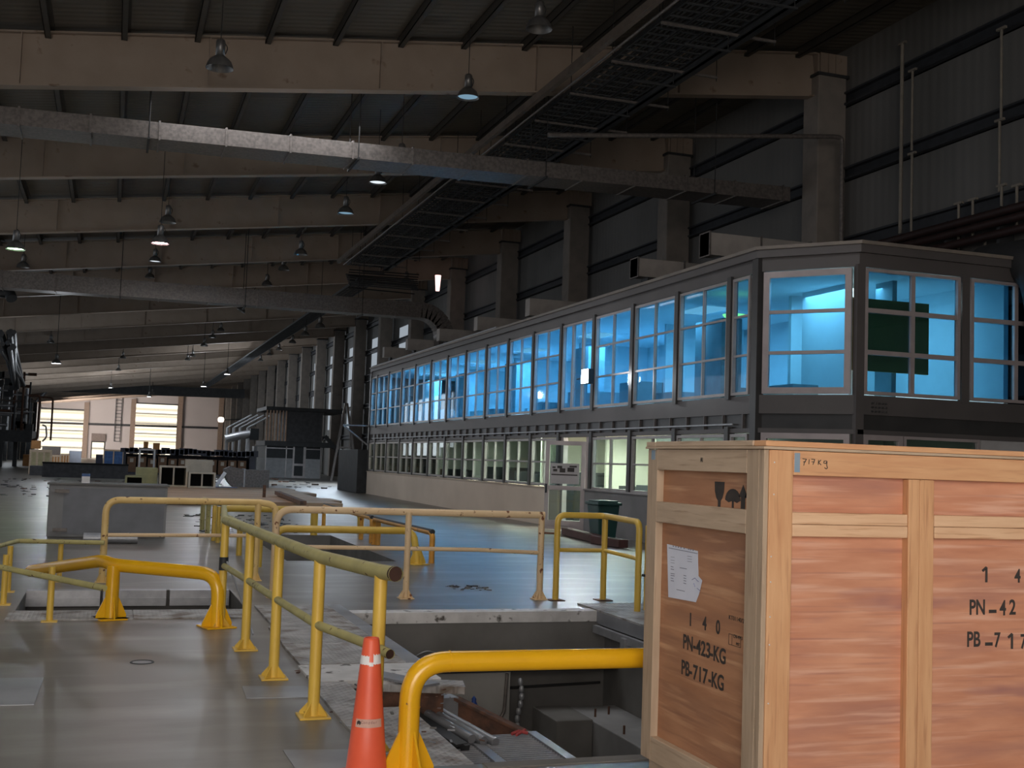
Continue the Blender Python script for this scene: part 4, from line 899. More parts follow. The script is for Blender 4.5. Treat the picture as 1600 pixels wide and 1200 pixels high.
def ctext(body, a_start, z, size, m_, par):
    a = a_start
    for ch in body:
        R = cr_(z)+.0018; o = text(ch, 'lettering', tc, (kx+R*math.cos(a), ky+R*math.sin(a), z), (PI/2, 0, a+PI/2), size, m_, 1.0, ext=.0004); a += size*.60/R
ctext('Congdar', va-.38, .297, .020, mat('faded_ink', (.22, .10, .09), (.28, .14, .12), .7), lb)
# ================================================================ PIT STRUCTURES
# white painted edges
m = MB(); m.box((2.42, 11.93, -.11), (5.30, 12.03, .006), M_whitecurb); m.box((2.42, 12.03, .0), (5.30, 12.16, .006), M_whitecurb); tag(m.build('pit_curb', bevel=.004), 'white painted steel curb along the back edge of the near pit', 'curb')
m = MB(); m.box((-.84, 11.62, .0), (.28, 12.26, .014), M_chequer); m.box((.285, 11.66, .0), (1.36, 12.26, .014), M_chequer); tag(m.build('floor_plate', bevel=.002), 'white chequer plate strip along the front edge of the left pit', 'floor plate')
ang = thing('pit_curb', 'grey steel curb in three lengths along the back edge of left pit', 'curb', (.3, 14.1, 0))
for a, b in ((-.80, -.03), (.0, .68), (.72, 1.38)):
    MB().box((a, 13.95, -.10), (b, 14.09, .012), M_galv2).box((a, 13.93, -.16), (b, 13.96, -.07), M_galv2).build('length', ang)
# walkway plates between the railing and the near pit
wk = [((1.50, 10.95), (2.40, 12.50), 'farthest white chequer plate of the walkway beside the near pit'), ((1.45, 9.98), (2.40, 10.94), 'second white chequer plate of the walkway beside the near pit'), ((1.44, 8.96), (2.40, 9.97), 'third white chequer plate of the walkway, worn grey')]
for (x0, y0), (x1, y1), lab in wk:
    m = MB(); m.box((x0, y0+.01, -.03), (x1-.14, y1, .022), M_chequer); m.box((x1-.139, y0+.01, -.05), (x1, y1, .024), M_plate)
    tag(m.build('walkway_plate', bevel=.002), lab, 'floor plate', 'walkway plates')
m = MB(); m.box((1.42, 8.30, -.04), (2.36, 8.95, .018), M_whitecurb); tag(m.build('walkway_plate', bevel=.003), 'nearest smooth white walkway plate, chipped and rusty at its front edge', 'floor plate', 'walkway plates')
m = MB(); m.poly([(2.30, 8.29, -.04), (2.50, 8.22, -.04), (2.45, 7.98, -.04), (1.9, 8.16, -.04)], (0, 0, 1), .05, M_chequer); tag(m.build('broken_plate'), 'broken chequer plate corner jutting over the near pit', 'floor plate')
m = MB(); m.box((1.95, 7.95, .02), (2.12, 8.6, .035), M_plate, rz=.55); tag(m.build('steel_strip'), 'short loose steel strip lying on the nearest walkway plate', 'steel strip')
m = MB(); m.box((1.60, 8.25, -.35), (2.37, 8.33, -.05), M_rust); m.box((1.6, 9.9, -.3), (2.4, 10.0, -.04), M_rust); m.box((2.3, 8.4, -.25), (2.38, 12, -.06), M_rust); tag(m.build('support_beam'), 'rusty brown beams carrying the walkway plates over the pit', 'beam')
m = MB(); m.box((1.40, 6.15, -.05), (1.66, 8.28, .016), M_chequer); tag(m.build('walkway_plate', bevel=.002), 'narrow dirty chequer strip behind the traffic cone', 'floor plate', 'walkway plates')
m = MB(); m.box((1.66, 6.1, -.10), (1.98, 7.75, -.06), M_chequer); tag(m.build('walkway_plate', bevel=.002), 'sunken dirty chequer strip left of the near bumper post', 'floor plate', 'walkway plates')
m = MB(); m.box((1.62, 6.05, -.5), (1.70, 8.3, -.11), M_rust); tag(m.build('support_beam'), 'dark beam under the narrow chequer strip', 'beam')
# pipes, beams running along the pit
for i, (x_, z_, r_, lab) in enumerate(((2.10, -.17, .032, 'left of three grey pipes lying along the pit'), (2.185, -.185, .032, 'middle of three grey pipes lying along the pit'), (2.27, -.20, .032, 'right of three grey pipes lying along the pit'))):
    tag(MB().tube([(x_+.33, 7.72, z_-.12), (x_, 8.75, z_)], r_, M_plate, 12).build('pipe'), lab, 'pipe', 'grey pipes in the near pit')
m = MB(); m.bar((2.0, 8.5, -.2), (2.36, 7.62, -.38), .04, .16, M_steel_dark); m.bar((1.97, 8.5, -.12), (2.33, 7.62, -.3), .1, .015, M_steel_dark); tag(m.build('steel_channel'), 'dark steel channel left of the grey pipes in the pit', 'steel channel')
m = MB(); m.bar((2.55, 8.62, -.27), (3.12, 8.2, -.52), .03, .16, M_rust); m.bar((2.56, 8.60, -.19), (3.13, 8.18, -.44), .09, .02, M_rust); m.bar((2.54, 8.60, -.35), (3.11, 8.18, -.60), .09, .02, M_rust); tag(m.build('steel_channel'), 'rusty brown steel channel slanting into the near pit', 'steel channel')
m = MB(); m.box((2.40, 8.55, -.35), (2.56, 8.75, -.18), M_galv2, rz=.2); m.tube([(2.5, 8.8, -.2), (2.45, 8.6, -.1), (2.4, 8.5, -.25), (2.5, 8.3, -.3)], .02, M_dark_in, 8, fillet=.05); tag(m.build('pipe_clamp'), 'grey bracket with black hose end beside the rusty channel', 'bracket')
m = MB(); m.box((2.42, 7.55, -.45), (2.5, 8.3, -.40), M_galv2); m.box((2.5, 8.05, -.62), (2.66, 8.13, -.42), mat('white_box', (.6, .62, .6), (.5, .52, .5), .6)); m.box((2.44, 8.06, -.55), (2.49, 8.14, -.40), M_greenplastic); m.box((2.67, 8.06, -.55), (2.72, 8.14, -.42), M_greenplastic); tag(m.build('junction_box'), 'small white and green junction box under the rusty channel', 'box')
# gratings
for i, (x0, x1, lab) in enumerate(((2.06, 2.44, 'left wire mesh grating beside the near bumper pipe'), (2.54, 2.93, 'right wire mesh grating with flat steel edge strip'))):
    t = thing('mesh_grating', lab, 'grating', ((x0+x1)/2, 7.4, -.35), 'wire mesh gratings in the near pit')
    m = MB(); x = x0
    while x < x1: m.bar((x, 6.8, -.36), (x, 7.98, -.36), .012, .03, M_galv2); x += .042
    y = 6.8
    while y < 8.0: m.bar((x0, y, -.345), (x1, y, -.345), .008, .02, M_galv2); y += .05
    m.build('mesh', t)
    MB().box((x1+.005, 6.75, -.36), (x1+.075, 8.02, -.325), M_plate).build('edge_strip', t)
m = MB(); m.tube([(2.78, 7.9, -.31), (2.84, 7.93, -.3), (2.9, 7.9, -.31)], .012, mat('red_rag', (.5, .08, .08), (.4, .06, .06), .8), 6); m.tube([(2.8, 7.86, -.31), (2.9, 7.96, -.3)], .01, MATS['red_rag'], 6); tag(m.build('red_strap'), 'scrap of red strap on the right mesh grating', 'strap')
# frontal floor edge strip
m = MB(); m.box((1.95, 5.90, -.08), (5.25, 6.0, .006), M_conc); tag(m.build('pit_curb'), 'grey steel edge strip at the front edge of the near pit', 'curb')
# pedestal blocks
m = MB(); m.box((4.70, 6.05, -2.99), (5.24, 11.6, -.95), M_block); tag(m.build('concrete_plinth', bevel=.01), 'long pale concrete plinth with bolts in the pit behind the crate', 'plinth')
m = MB(); m.box((4.30, 10.9, -2.99), (4.69, 11.6, -.93), M_conc); tag(m.build('concrete_plinth', bevel=.01), 'darker square concrete plinth left of the long pale plinth', 'plinth')
for i, (px, py) in enumerate(((930, 1120), (951, 1116), (975, 1147))):
    p = G(px, py, -.95); m = MB(); m.tube([(p.x, p.y, -.95), (p.x, p.y, -.87)], .012, M_rust, 8)
    tag(m.build('anchor_bolt'), ['leftmost', 'middle', 'nearest'][i]+' anchor bolt standing on the long pale plinth', 'bolt', 'anchor bolts on the plinth')
# ledge, conduit, foam strip, cable in pit
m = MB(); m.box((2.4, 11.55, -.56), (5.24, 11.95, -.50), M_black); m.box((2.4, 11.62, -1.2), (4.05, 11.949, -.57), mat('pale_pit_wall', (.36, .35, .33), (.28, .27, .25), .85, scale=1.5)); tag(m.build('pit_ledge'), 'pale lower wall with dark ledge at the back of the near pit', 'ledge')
m = MB()
for j in range(9): m.lathe([(.001, 0), (.022, .01), (.028, .04), (.022, .07), (.001, .08)], (4.12+.02*math.sin(j*.9), 11.5, -.62-.075*(j+1)), M_galv2, 10)
tag(m.build('foam_string'), 'string of whitish foam lumps hanging down the back of the pit', 'foam strip')
m = MB(); m.tube([(3.0, 11.88, -.62), (3.05, 11.82, -.44), (3.18, 11.78, -.36), (3.3, 11.82, -.40)], .008, M_galv2, 6, fillet=.08); m.tube([(2.85, 11.88, -.58), (3.02, 11.88, -.58)], .018, M_galv, 6); tag(m.build('loose_cable'), 'thin pale cable loop curling from the back pit wall', 'cable')
m = MB(); m.tube([(3.0, 11.58, -1.12), (3.8, 11.58, -1.12), (3.98, 11.58, -1.02), (4.0, 11.58, -.58)], .018, M_galv, 8, fillet=.1); tag(m.build('conduit'), 'grey bent conduit on the pale lower pit wall', 'conduit')
p = PY(740, 1108, 11.2); m = MB(); m.lathe([(.001, 0), (.035, 0), (.035, .05), (.02, .08), (.025, .1), (.001, .13)], p, mat('blue_cap', (.03, .09, .35), (.02, .06, .25), .5), 12); m.box((p.x-.2, p.y-.1, p.z-.03), (p.x+.1, p.y+.3, p.z), M_steel_dark); tag(m.build('blue_bottle'), 'tiny blue bottle standing in the near pit', 'bottle')
m = MB(); m.tube([(4.1, 11.93, -.80), (5.2, 11.93, -.77)], .015, M_wire, 6); tag(m.build('pit_cable'), 'dark cable along the back wall behind the plinths', 'cable')
# right side walkway with steel edge beam
rw = thing('pit_walkway', 'grey walkway deck with pale steel edge beam at the right of the pit', 'walkway', (5.6, 11, 0))
MB().box((5.14, 6.0, .0), (6.3, 12.5, .02), M_chequer).build('deck', rw)
MB().box((5.14, 6.0, -.13), (5.2, 12.0, .0), M_plate).build('edge_beam', rw); MB().box((5.08, 6.0, -.22), (5.13, 11.9, -.14), M_galv2).build('edge_beam', rw)
MB().box((5.05, 11.0, -.32), (5.2, 11.1, -.16), M_galv2).build('bracket', rw); MB().box((5.05, 9.9, -.32), (5.2, 10.0, -.16), M_galv2).build('bracket', rw)
# steel plates set in floor
pA = [G(0, 1060), G(68, 1060), G(53, 1102), G(0, 1103)]; pA[0].x -= .3; pA[3].x -= .3
m = MB(); m.poly([(p.x, p.y, .001) for p in pA[::-1]], (0, 0, 1), .006, M_plate); tag(m.build('floor_plate'), 'square grey steel cover plate in the floor at the left edge', 'floor plate')
pB = [G(378, 1073), G(478, 1073), G(500, 1090), G(385, 1092)]
m = MB(); m.poly([(p.x, p.y, .001) for p in pB[::-1]], (0, 0, 1), .004, M_plate); tag(m.build('floor_plate'), 'pale grey steel patch in the floor between two railing posts', 'floor plate')
pC = [G(442, 1173), G(548, 1172), G(560, 1215), G(470, 1215)]
m = MB(); m.poly([(p.x, p.y, .001) for p in pC[::-1]], (0, 0, 1), .004, M_plate); tag(m.build('floor_plate'), 'scratched grey steel plate at the foot of the traffic cone', 'floor plate')
p = G(222, 1035); m = MB(); m.lathe([(.07, 0), (.085, .006), (.09, 0)], (p.x, p.y, .001), M_steel_dark, 20); m.lathe([(.001, .002), (.07, .001)], (p.x, p.y, .001), M_plate, 20); tag(m.build('floor_drain'), 'small round cover in the floor in front of the left pit', 'drain cover')
# ================================================================ MIDDLE GROUND
# concrete block box
a, b = G(72, 839), G(258, 841); Yb = (a.y+b.y)/2; z1 = PY(165, 759, Yb).z
bl = thing('concrete_box', 'grey concrete equipment box with steel handles beyond the left pit', 'concrete box', ((a.x+b.x)/2, Yb, 0))
MB().box((a.x, Yb, 0), (b.x, Yb+1.1, z1), M_block).build('body', bl, bevel=.02)
MB().box((a.x+.25, Yb-.012, .05), (b.x-.04, Yb, z1-.05), mat('smooth_patch', (.22, .225, .245), (.18, .185, .20), .7, scale=3)).build('smooth_panel', bl)
for zz_ in (z1-.14, .1): MB().box((a.x+.1, Yb-.06, zz_), (a.x+.34, Yb-.013, zz_+.06), M_galv).build('handle', bl)
MB().box((a.x-.03, Yb-.03, z1), (b.x+.03, Yb+1.15, z1+.03), M_conc).build('top_slab', bl)
a, b = G(130, 848), G(214, 847); m = MB(); m.tube([(a.x, a.y-.1, .09), (b.x, a.y-.1, .09)], .085, M_galv2, 18); m.tube([(b.x-.17, a.y-.1, .09), (b.x-.13, a.y-.1, .09)], .09, M_galv2, 18); tag(m.build('steel_cylinder'), 'shiny silver cylinder lying on the floor before the concrete box', 'cylinder')
p = PY(134, 752, Yb+.4); m = MB(); m.box((p.x-.07, Yb+.35, z1+.03), (p.x+.07, Yb+.45, z1+.15), M_white_tape); m.box((p.x-.071, Yb+.349, z1+.15), (p.x+.071, Yb+.451, z1+.20), M_bluecover); m.lathe([(.02, 0), (.035, 0)], (p.x+.01, Yb+.348, z1+.09), M_ink, 10)
tag(m.build('paint_can'), 'small blue and white carton standing on the concrete box', 'carton')
# debris field on floor (uncountable)
def scatter(label, n, xr, yr, s, mats, name='debris'):
    m = MB()
    for _ in range(n):
        x_, y_ = random.uniform(*xr), random.uniform(*yr); l_ = random.uniform(.3, 1)*s; w_ = l_*random.uniform(.15, .6); h = l_*random.uniform(.05, .25)
        m.box((x_-l_/2, y_-w_/2, 0.001), (x_+l_/2, y_+w_/2, h), random.choice(mats), rz=random.uniform(0, PI))
    o = m.build(name); tag(o, label, 'debris', kind='stuff'); return o
scatter('dark scraps and rubble strewn over the floor beyond the concrete box', 90, (-4.5, .9), (40, 62), .26, [M_steel_dark, M_concdark, M_rust, M_conc])
scatter('dark rubble strewn around the far pit behind the railing', 130, (1.8, 4.2), (24.2, 31), .16, [M_steel_dark, M_concdark, M_conc])
scatter('rubble and broken boards in the middle of the hall floor', 90, (3, 11.2), (56, 79), .42, [M_steel_dark, M_galv, M_conc, M_rust])
scatter('small chips and dirt on the walkway plates and pit edges', 120, (1.35, 2.3), (6.4, 9.5), .05, [M_conc, M_rust, M_plate])
scatter('crumbs of concrete around a hole in the floor before the railing', 26, (4.1, 4.6), (13.9, 14.5), .09, [M_conc, M_concdark])
# planks platform (salmon lit boards)
a = G(258, 790); b = G(455, 768); 
bd = thing('board_platform', 'low platform of warm-lit boards in the middle of the hall', 'platform', (4.5, 40, 0))
m = MB()
for j in range(7): m.box((1.3, 36.2+j*2.2, .02), (7.3+random.uniform(-.4, .4)-.25*j*.0, 38.3+j*2.2, .14), M_planks)
m.build('boards', bd)
MB().box((4.9, 40, .14), (5.0, 40.1, .55), M_rust).build('stub_post', bd)
m = MB(); p1, p2 = G(433, 772, .2), G(474, 786, .2); m.bar((p1.x, p1.y, .25), (p2.x, p2.y, .2), .18, .12, M_rust); tag(m.build('timber_plank'), 'dark brown plank lying aslant on the boards', 'plank')
m = MB(); pm = [G(512, 782), G(505, 790.5), G(425, 789), G(470, 785)]; m.poly([(p.x, p.y, .012) for p in (G(509, 781), G(512, 792), G(424, 790), G(466, 785))], (0, 0, 1), .02, M_concdark); tag(m.build('rubber_mat'), 'dark triangular mat lying on the floor beyond the railings', 'mat')
# duct pieces on the boards
def opendct(x0, y0, z0, w_, h, d, m_, lab, t_=.04, mid=False, grp='stored duct pieces in the middle of the hall'):
    t = thing('duct_piece', lab, 'duct piece', (x0, y0, z0), grp)
    m = MB()
    m.box((x0, y0, z0), (x0+w_, y0+d, z0+t_), m_); m.box((x0, y0, z0+h-t_), (x0+w_, y0+d, z0+h), m_); m.box((x0, y0, z0+t_), (x0+t_, y0+d, z0+h-t_), m_); m.box((x0+w_-t_, y0, z0+t_), (x0+w_, y0+d, z0+h-t_), m_)
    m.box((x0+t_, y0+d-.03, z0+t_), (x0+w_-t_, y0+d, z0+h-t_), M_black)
    m.build('shell', t)
    MB().box((x0-.03, y0-.03, z0-.0), (x0+w_+.03, y0, z0+.06), m_).box((x0-.03, y0-.03, z0+h-.06), (x0+w_+.03, y0, z0+h), m_).box((x0-.03, y0-.03, z0+.06), (x0+.05, y0, z0+h-.06), m_).box((x0+w_-.05, y0-.03, z0+.06), (x0+w_+.03, y0, z0+h-.06), m_).build('rim', t)
    if mid: MB().box((x0+w_/2-.03, y0, z0+t_), (x0+w_/2+.03, y0+.05, z0+h-t_), m_).build('divider', t)
    return t
def at(px, py, Y): return PY(px, py, Y)
Y0 = 49.5
zb = .145
a = at(249, 764, Y0); b = at(293, 729, Y0); opendct(a.x, Y0, zb, b.x-a.x, b.z-zb, 1.4, M_creamduct, 'large open duct piece with a divider, standing in the pile centre', mid=True)
a = at(294, 764, Y0-.3); b = at(335, 745, Y0-.3); opendct(a.x, Y0-.6, zb, b.x-a.x, .62, 1.0, M_creamduct, 'low pair of square duct openings right of the large open duct', mid=True)
a = at(212, 757, Y0); b = at(249, 731, Y0); m = MB(); m.box((a.x, Y0+.1, zb), (b.x-.05, Y0+1.6, at(230, 731, Y0).z), M_yelduct); tag(m.build('duct_piece', bevel=.02), 'closed yellowish duct piece left of the large open duct', 'duct piece', 'stored duct pieces in the middle of the hall')
a = at(196, 756, Y0-1); b = at(224, 744, Y0-1); opendct(a.x, Y0-1.2, zb, b.x-a.x, .42, .9, M_yelduct, 'small yellow duct piece at the left end of the pile')
a = at(289, 745, Y0+2); b = at(333, 719, Y0+2); m = MB(); m.box((a.x, Y0+2, zb), (b.x, Y0+2.5, b.z), M_creamduct); tag(m.build('duct_piece', bevel=.01), 'upright cream sheet panel behind the square duct openings', 'duct piece', 'stored duct pieces in the middle of the hall')
a = at(193, 730, Y0+6); b = at(240, 700, Y0+6); t = thing('metal_frame', 'upright light metal frame standing behind the yellowish duct piece', 'frame', (a.x, Y0+6, 0))
aa, bb = at(217, 735, Y0+6).x, at(240, 735, Y0+6).x; zt_ = at(228, 702, Y0+6).z
m = MB()
for X in (aa, bb): m.box((X-.04, Y0+6, 0), (X+.04, Y0+6.1, zt_), M_galv2)
m.box((aa, Y0+6, zt_-.05), (bb, Y0+6.1, zt_+.03), M_galv2); m.build('frame', t)
# curved grey duct elbow lying right
c = at(430, 747, Y0+2); a = at(351, 731, Y0+2); t = thing('duct_elbow', 'grey curved duct elbow with straight end lying right of the pile', 'duct piece', (c.x, Y0+2, 0))
zt_ = at(390, 734, Y0+2).z; x_m = at(382, 740, Y0+2).x; x_r = at(421, 740, Y0+2).x
pts = [(x_m, zt_), (a.x+.25, zt_+.12)]+[(a.x+(x_m-a.x)*(1-math.cos(k_/8*PI/2))+.0, zt_*(1-math.sin(k_/8*PI/2))) for k_ in range(9)]
MB().poly([(x_, Y0+2, max(z_, .0)) for x_, z_ in pts], (0, 1, 0), .8, M_galv).build('bend', t)
MB().box((x_m, Y0+2, 0), (x_r, Y0+2.8, zt_), M_galv).build('straight', t)
MB().box((x_m-.03, Y0+1.96, 0), (x_m+.03, Y0+2.84, zt_+.04), M_galv2).build('flange', t)
m = MB(); p = at(337, 752, Y0+1); q = at(352, 738, Y0+1); m.bar((p.x, Y0+1, .15), (q.x, Y0+1, q.z), .1, .14, M_white_tape); m.bar((p.x, Y0+.8, .1), (q.x+.5, Y0+.8, .1), .3, .12, M_bluecover); tag(m.build('blue_white_frame'), 'blue and white folded frame lying between duct pieces', 'frame')
# long row of cartons under dark cover
Yr = 80.0; xa = at(193, 735, Yr).x; xb = at(396, 740, Yr).x; zr = at(300, 705, Yr).z
t = thing('storage_rack', 'long low rack with dark covering holding brown cartons in a row', 'rack', ((xa+xb)/2, Yr, 0))
m = MB(); m.box((xa, Yr+1.4, 0), (xb, Yr+1.5, zr-.3), M_darkcover); m.box((xa, Yr, zr-.25), (xb, Yr+1.5, zr), M_darkcover)
for j in range(30):
    X = xa+(xb-xa)*j/29; m.box((X-.25, Yr-.05, zr-.12-random.random()*.2), (X+.25, Yr+1.4, zr+random.random()*.18), M_darkcover)
m.build('cover', t)
m = MB(); m.box((xa-.05, Yr, 0), (xa+.1, Yr+1.5, zr), M_darkcover); m.box((xb-.3, Yr, 0), (xb+.1, Yr+1.5, zr), M_darkcover); m.box((xa, Yr, 0), (xb, Yr+1.4, .12), M_darkcover); m.build('frame', t)
n_c = 12
for j in range(n_c):
    X = xa+.2+(xb-xa-.6)*j/n_c; m = MB(); h = zr-.42-random.random()*.15; wd = (xb-xa)/n_c*.78
    o = thing('carton', ('leftmost', 'second', 'third', 'fourth', 'fifth', 'sixth', 'seventh', 'eighth', 'ninth', 'tenth', 'eleventh', 'rightmost')[j]+' brown carton on the covered rack, counting from the left', 'carton', (X, Yr+.1, .13), 'brown cartons on the covered rack')
    MB().box((X, Yr+.1, .13), (X+wd, Yr+1.0, h), M_cardboard).build('box', o)
    MB().box((X+wd*.3, Yr+.09, h-.35), (X+wd*.7, Yr+.1, h-.1), mat('carton_label', (.4, .36, .3), (.35, .3, .25), .8)).build('label_sheet', o)
# low dark wall left
m = MB(); xa, xb = at(66, 735, 66).x, at(200, 735, 66).x; zt_ = at(130, 724, 66).z
m.box((xa, 66, 0), (xb, 66.5, zt_-.06), M_concdark); m.box((xa-.02, 65.95, zt_-.06), (xb+.02, 66.55, zt_+.02), M_black)
tag(m.build('low_barrier'), 'long low dark barrier before the far gates', 'barrier')
m = MB(); xa0 = at(46, 735, 69).x; xb0 = at(80, 735, 69).x; m.box((xa0, 69, 0), (xb0, 70.5, at(60, 728, 69).z), M_concdark); tag(m.build('low_block'), 'dark block under the pale crates at the left', 'block')
# crates near the gates
def boxp(px0, px1, pyt, Y, m_, name, lab, cat, d=2.0, grp=None, z0=0, detail=None, pyb=None):
    a, b = at(px0, pyt, Y), at(px1, pyt, Y); zb_ = at(px0, pyb, Y).z if pyb else z0
    t = thing(name, lab, cat, (a.x, Y, zb_), grp)
    MB().box((a.x, Y, zb_), (b.x, Y+d, a.z), m_).build('body', t, bevel=.02)
    if detail:
        m = MB()
        for j in range(detail+1):
            X = a.x+(b.x-a.x)*j/detail; m.box((X-.05, Y-.05, zb_), (X+.05, Y, a.z), M_pine_dim)
        m.box((a.x, Y-.04, a.z-.15), (b.x, Y, a.z), M_pine_dim); m.box((a.x, Y-.04, zb_), (b.x, Y, zb_+.15), M_pine_dim); m.build('slats', t)
    return t
boxp(48, 80, 702, 72, M_pileply, 'storage_crate', 'large pale board crate standing left of the gates', 'crate', 1.6, 'crates by the far gates', detail=3)
boxp(49, 63, 688, 73, M_crate_orange, 'storage_crate', 'small orange carton on top of the large pale crate', 'crate', 1.0, 'crates by the far gates', pyb=701)
boxp(66, 94, 697, 120, M_galv, 'storage_crate', 'grey covered crate behind the pale crate at the left gate', 'crate', 2, 'crates by the far gates')
boxp(81, 94, 711, 118, M_crate_orange, 'pallet_crate', 'orange slatted crate, left of two before the left gate', 'crate', 2, 'crates by the far gates', detail=3)
boxp(95.5, 108, 709, 118, M_crate_orange, 'pallet_crate', 'orange slatted crate, right of two before the left gate', 'crate', 2, 'crates by the far gates', detail=3)
boxp(108, 127, 704, 122, M_paper, 'wrapped_crate', 'crate wrapped in pale blue film before the left gate', 'crate', 2, 'crates by the far gates')
boxp(163, 193, 702, 112, M_bluecover, 'tarpaulin_crate', 'crate under blue tarpaulin between the two gates', 'crate', 2.5, 'crates by the far gates', detail=2)
boxp(150, 161, 710, 114, M_darkcover, 'covered_machine', 'dark hooded machine beside the blue tarpaulin crate', 'machine', 2)
boxp(36, 47, 710, 100, M_crate_orange, 'pallet_crate', 'low orange crate at the left wall opening', 'crate', 1.5, 'crates by the far gates')
boxp(225, 232, 690, 150, M_crate_orange, 'pallet_crate', 'left small crate in the right gate opening', 'crate', 1.5, 'crates by the far gates')
boxp(240, 250, 692, 150, M_crate_orange, 'pallet_crate', 'right small crate in the right gate opening', 'crate', 1.5, 'crates by the far gates')
# ================================================================ BOOTH (two storey) far right
t = thing('control_booth', 'dark two storey control booth with louvred side by the right wall', 'booth', (12, 83, 0))
bx0, bx1, by = at(445, 740, 82).x, at(500, 740, 82).x, 82.0; ztp = at(460, 637, by).z; zmid = at(460, 690, by).z
xl_ = bx0-1.4
MB().box((bx0, by, zmid), (bx1, by+5, ztp-.25), M_concdark).build('upper_cabin', t)
MB().box((xl_-.1, by-.3, ztp-.25), (bx1+1.6, by+5.5, ztp), M_steel_dark).build('roof', t)
MB().box((xl_-.1, by-.25, zmid-.35), (bx1+.8, by+5, zmid), M_steel_dark).build('deck', t)
for j in range(7): X = xl_+j*.22; MB().tube([(X, by-.1, zmid-.1), (X, by-.1, ztp-.25)], .055, mat('louvre_bronze', (.55, .36, .25), (.4, .26, .18), .5, .4), 8).build('louvre', t)
MB().box((xl_, by, 0), (bx1, by+5, 1.35), mat('booth_base', (.42, .43, .44), (.35, .36, .37), .7)).build('base_wall', t)
MB().box((xl_, by+.05, 1.35), (bx1, by+5, zmid-.35), M_dark_in).build('window_band', t)
m = MB()
for X in (xl_, bx0, (bx0+bx1)/2+.1, bx1-.05): m.box((X, by-.04, 0), (X+.07, by+.05, zmid-.3), M_alu)
m.box((xl_, by-.04, 2.0), (bx1, by+.05, 2.06), M_alu); m.build('window_frame', t)
dx = at(456, 740, by).x
dd = MB().box((dx, by-.06, 0), (dx+.85, by-.02, 2.5), M_alu).build('door', t); MB().box((dx+.12, by-.07, 1.0), (dx+.73, by-.06, 2.35), M_dark_in).box((dx+.12, by-.07, .15), (dx+.73, by-.06, .85), M_dark_in).build('door_glass', dd)
m = MB()
for j in range(14): m.box((bx1+.2+j*.18, by-.2, 2.95-j*.21), (bx1+.2+(j+1)*.18+.1, by+.9, 3.0-j*.21), M_steel_dark)
m.bar((bx1+.2, by-.25, 3.0), (bx1+2.8, by-.25, .1), .06, .25, M_steel_dark); m.build('stairs', t)
# slanted support frame, white cabinet, curved white channel
t = thing('lattice_stand', 'dark lattice steel stand between booth and office', 'stand', (13.5, 76, 0))
a, b = at(523, 730, 76), at(540, 630, 76)
m = MB(); m.bar((a.x-.2, 76, 0), (b.x, 76, b.z), .14, .14, M_galv); m.bar((b.x+.1, 76, b.z), (b.x+1.0, 76, 0), .14, .14, M_galv); m.bar((a.x+.1, 76, 2.2), (b.x+.6, 76, 2.2), .1, .1, M_galv); m.bar((a.x+.1, 76, 2.2), (b.x+.8, 76, 1.2), .08, .08, M_galv); m.build('legs', t)
boxp(397, 415, 697, 90, mat('pale_cabinet', (.5, .54, .58), (.42, .46, .5), .5), 'tool_cabinet', 'pale blue grey cabinet standing left of the control booth', 'cabinet', 1.2)
m = MB(); a, b = at(352, 686, 100), at(394, 678, 100); m.tube([a, a+Vector((1.2, 0, .35)), b], .35, M_galv2, 8); m.box((a.x, 99.9, 0), (a.x+.15, 100.1, a.z), M_galv2); m.box((b.x-.3, 99.9, 0), (b.x-.15, 100.1, b.z), M_galv2); m.box((b.x-.2, 99.5, b.z-.5), (b.x+.5, 100.5, b.z+.45), M_dark_in); tag(m.build('exhaust_duct'), 'pale curved exhaust duct with black end above the rack', 'duct')
m = MB()
for px in (352, 362, 372, 384): a, b = at(px, 735, 104), at(px, 668, 104); m.tube([(a.x, 104, 0), (a.x, 104, b.z)], .11, M_galv2, 8); m.tube([(a.x, 104, b.z), (a.x+2.0, 104, b.z+1.2)], .09, M_galv2, 6)
tag(m.build('standing_pipes'), 'row of pale standing pipes with slanting arms by the far right wall', 'pipe frame')
# mezzanine with equipment at the left
mz = thing('pipe_mezzanine', 'dark raised platform crowded with pipes and valves at the left edge', 'platform', (-8, 92, 0))
Ym = 92.
za, zc = at(20, 672, Ym).z, at(20, 690, Ym).z; xr_ = at(50, 680, Ym).x
MB().box((-10, Ym, zc), (xr_, Ym+7, za), M_steel_dark).build('deck', mz)
for X, y_ in ((-7.6, Ym), (-6.9, Ym+4), (-9.0, Ym)): MB().box((X-.15, y_, 0), (X+.15, y_+.3, zc), M_steel_dark).build('leg', mz)
m = MB()
for j in range(46):
    x_ = random.uniform(-10.2, xr_+.1); z_ = za+random.random()*4.5; y_ = Ym+random.uniform(0, 3); L_ = random.uniform(.5, 2.5)
    if random.random() < .55: m.tube([(x_, y_, za), (x_, y_, z_)], random.uniform(.05, .12), random.choice([M_galv2, M_rust, M_galv, M_steel_dark]), 8)
    else: m.tube([(max(x_-L_/2, -10.8), y_, z_), (min(x_+L_/2, xr_), y_, z_)], random.uniform(.05, .12), random.choice([M_galv2, M_rust, M_galv]), 8)
for j in range(16): x_ = random.uniform(-9.7, xr_); z_ = za+random.random()*4; m.box((x_-.3, Ym+1, z_), (x_+.3, Ym+1.7, z_+.5), random.choice([M_steel_dark, M_galv, M_dark_in]))
m.build('pipework', mz)
m = MB(); a, b, c_, d_ = at(60, 620, Ym-1), at(83, 622, Ym-1), at(79, 688, Ym-1), at(60, 688, Ym-1)
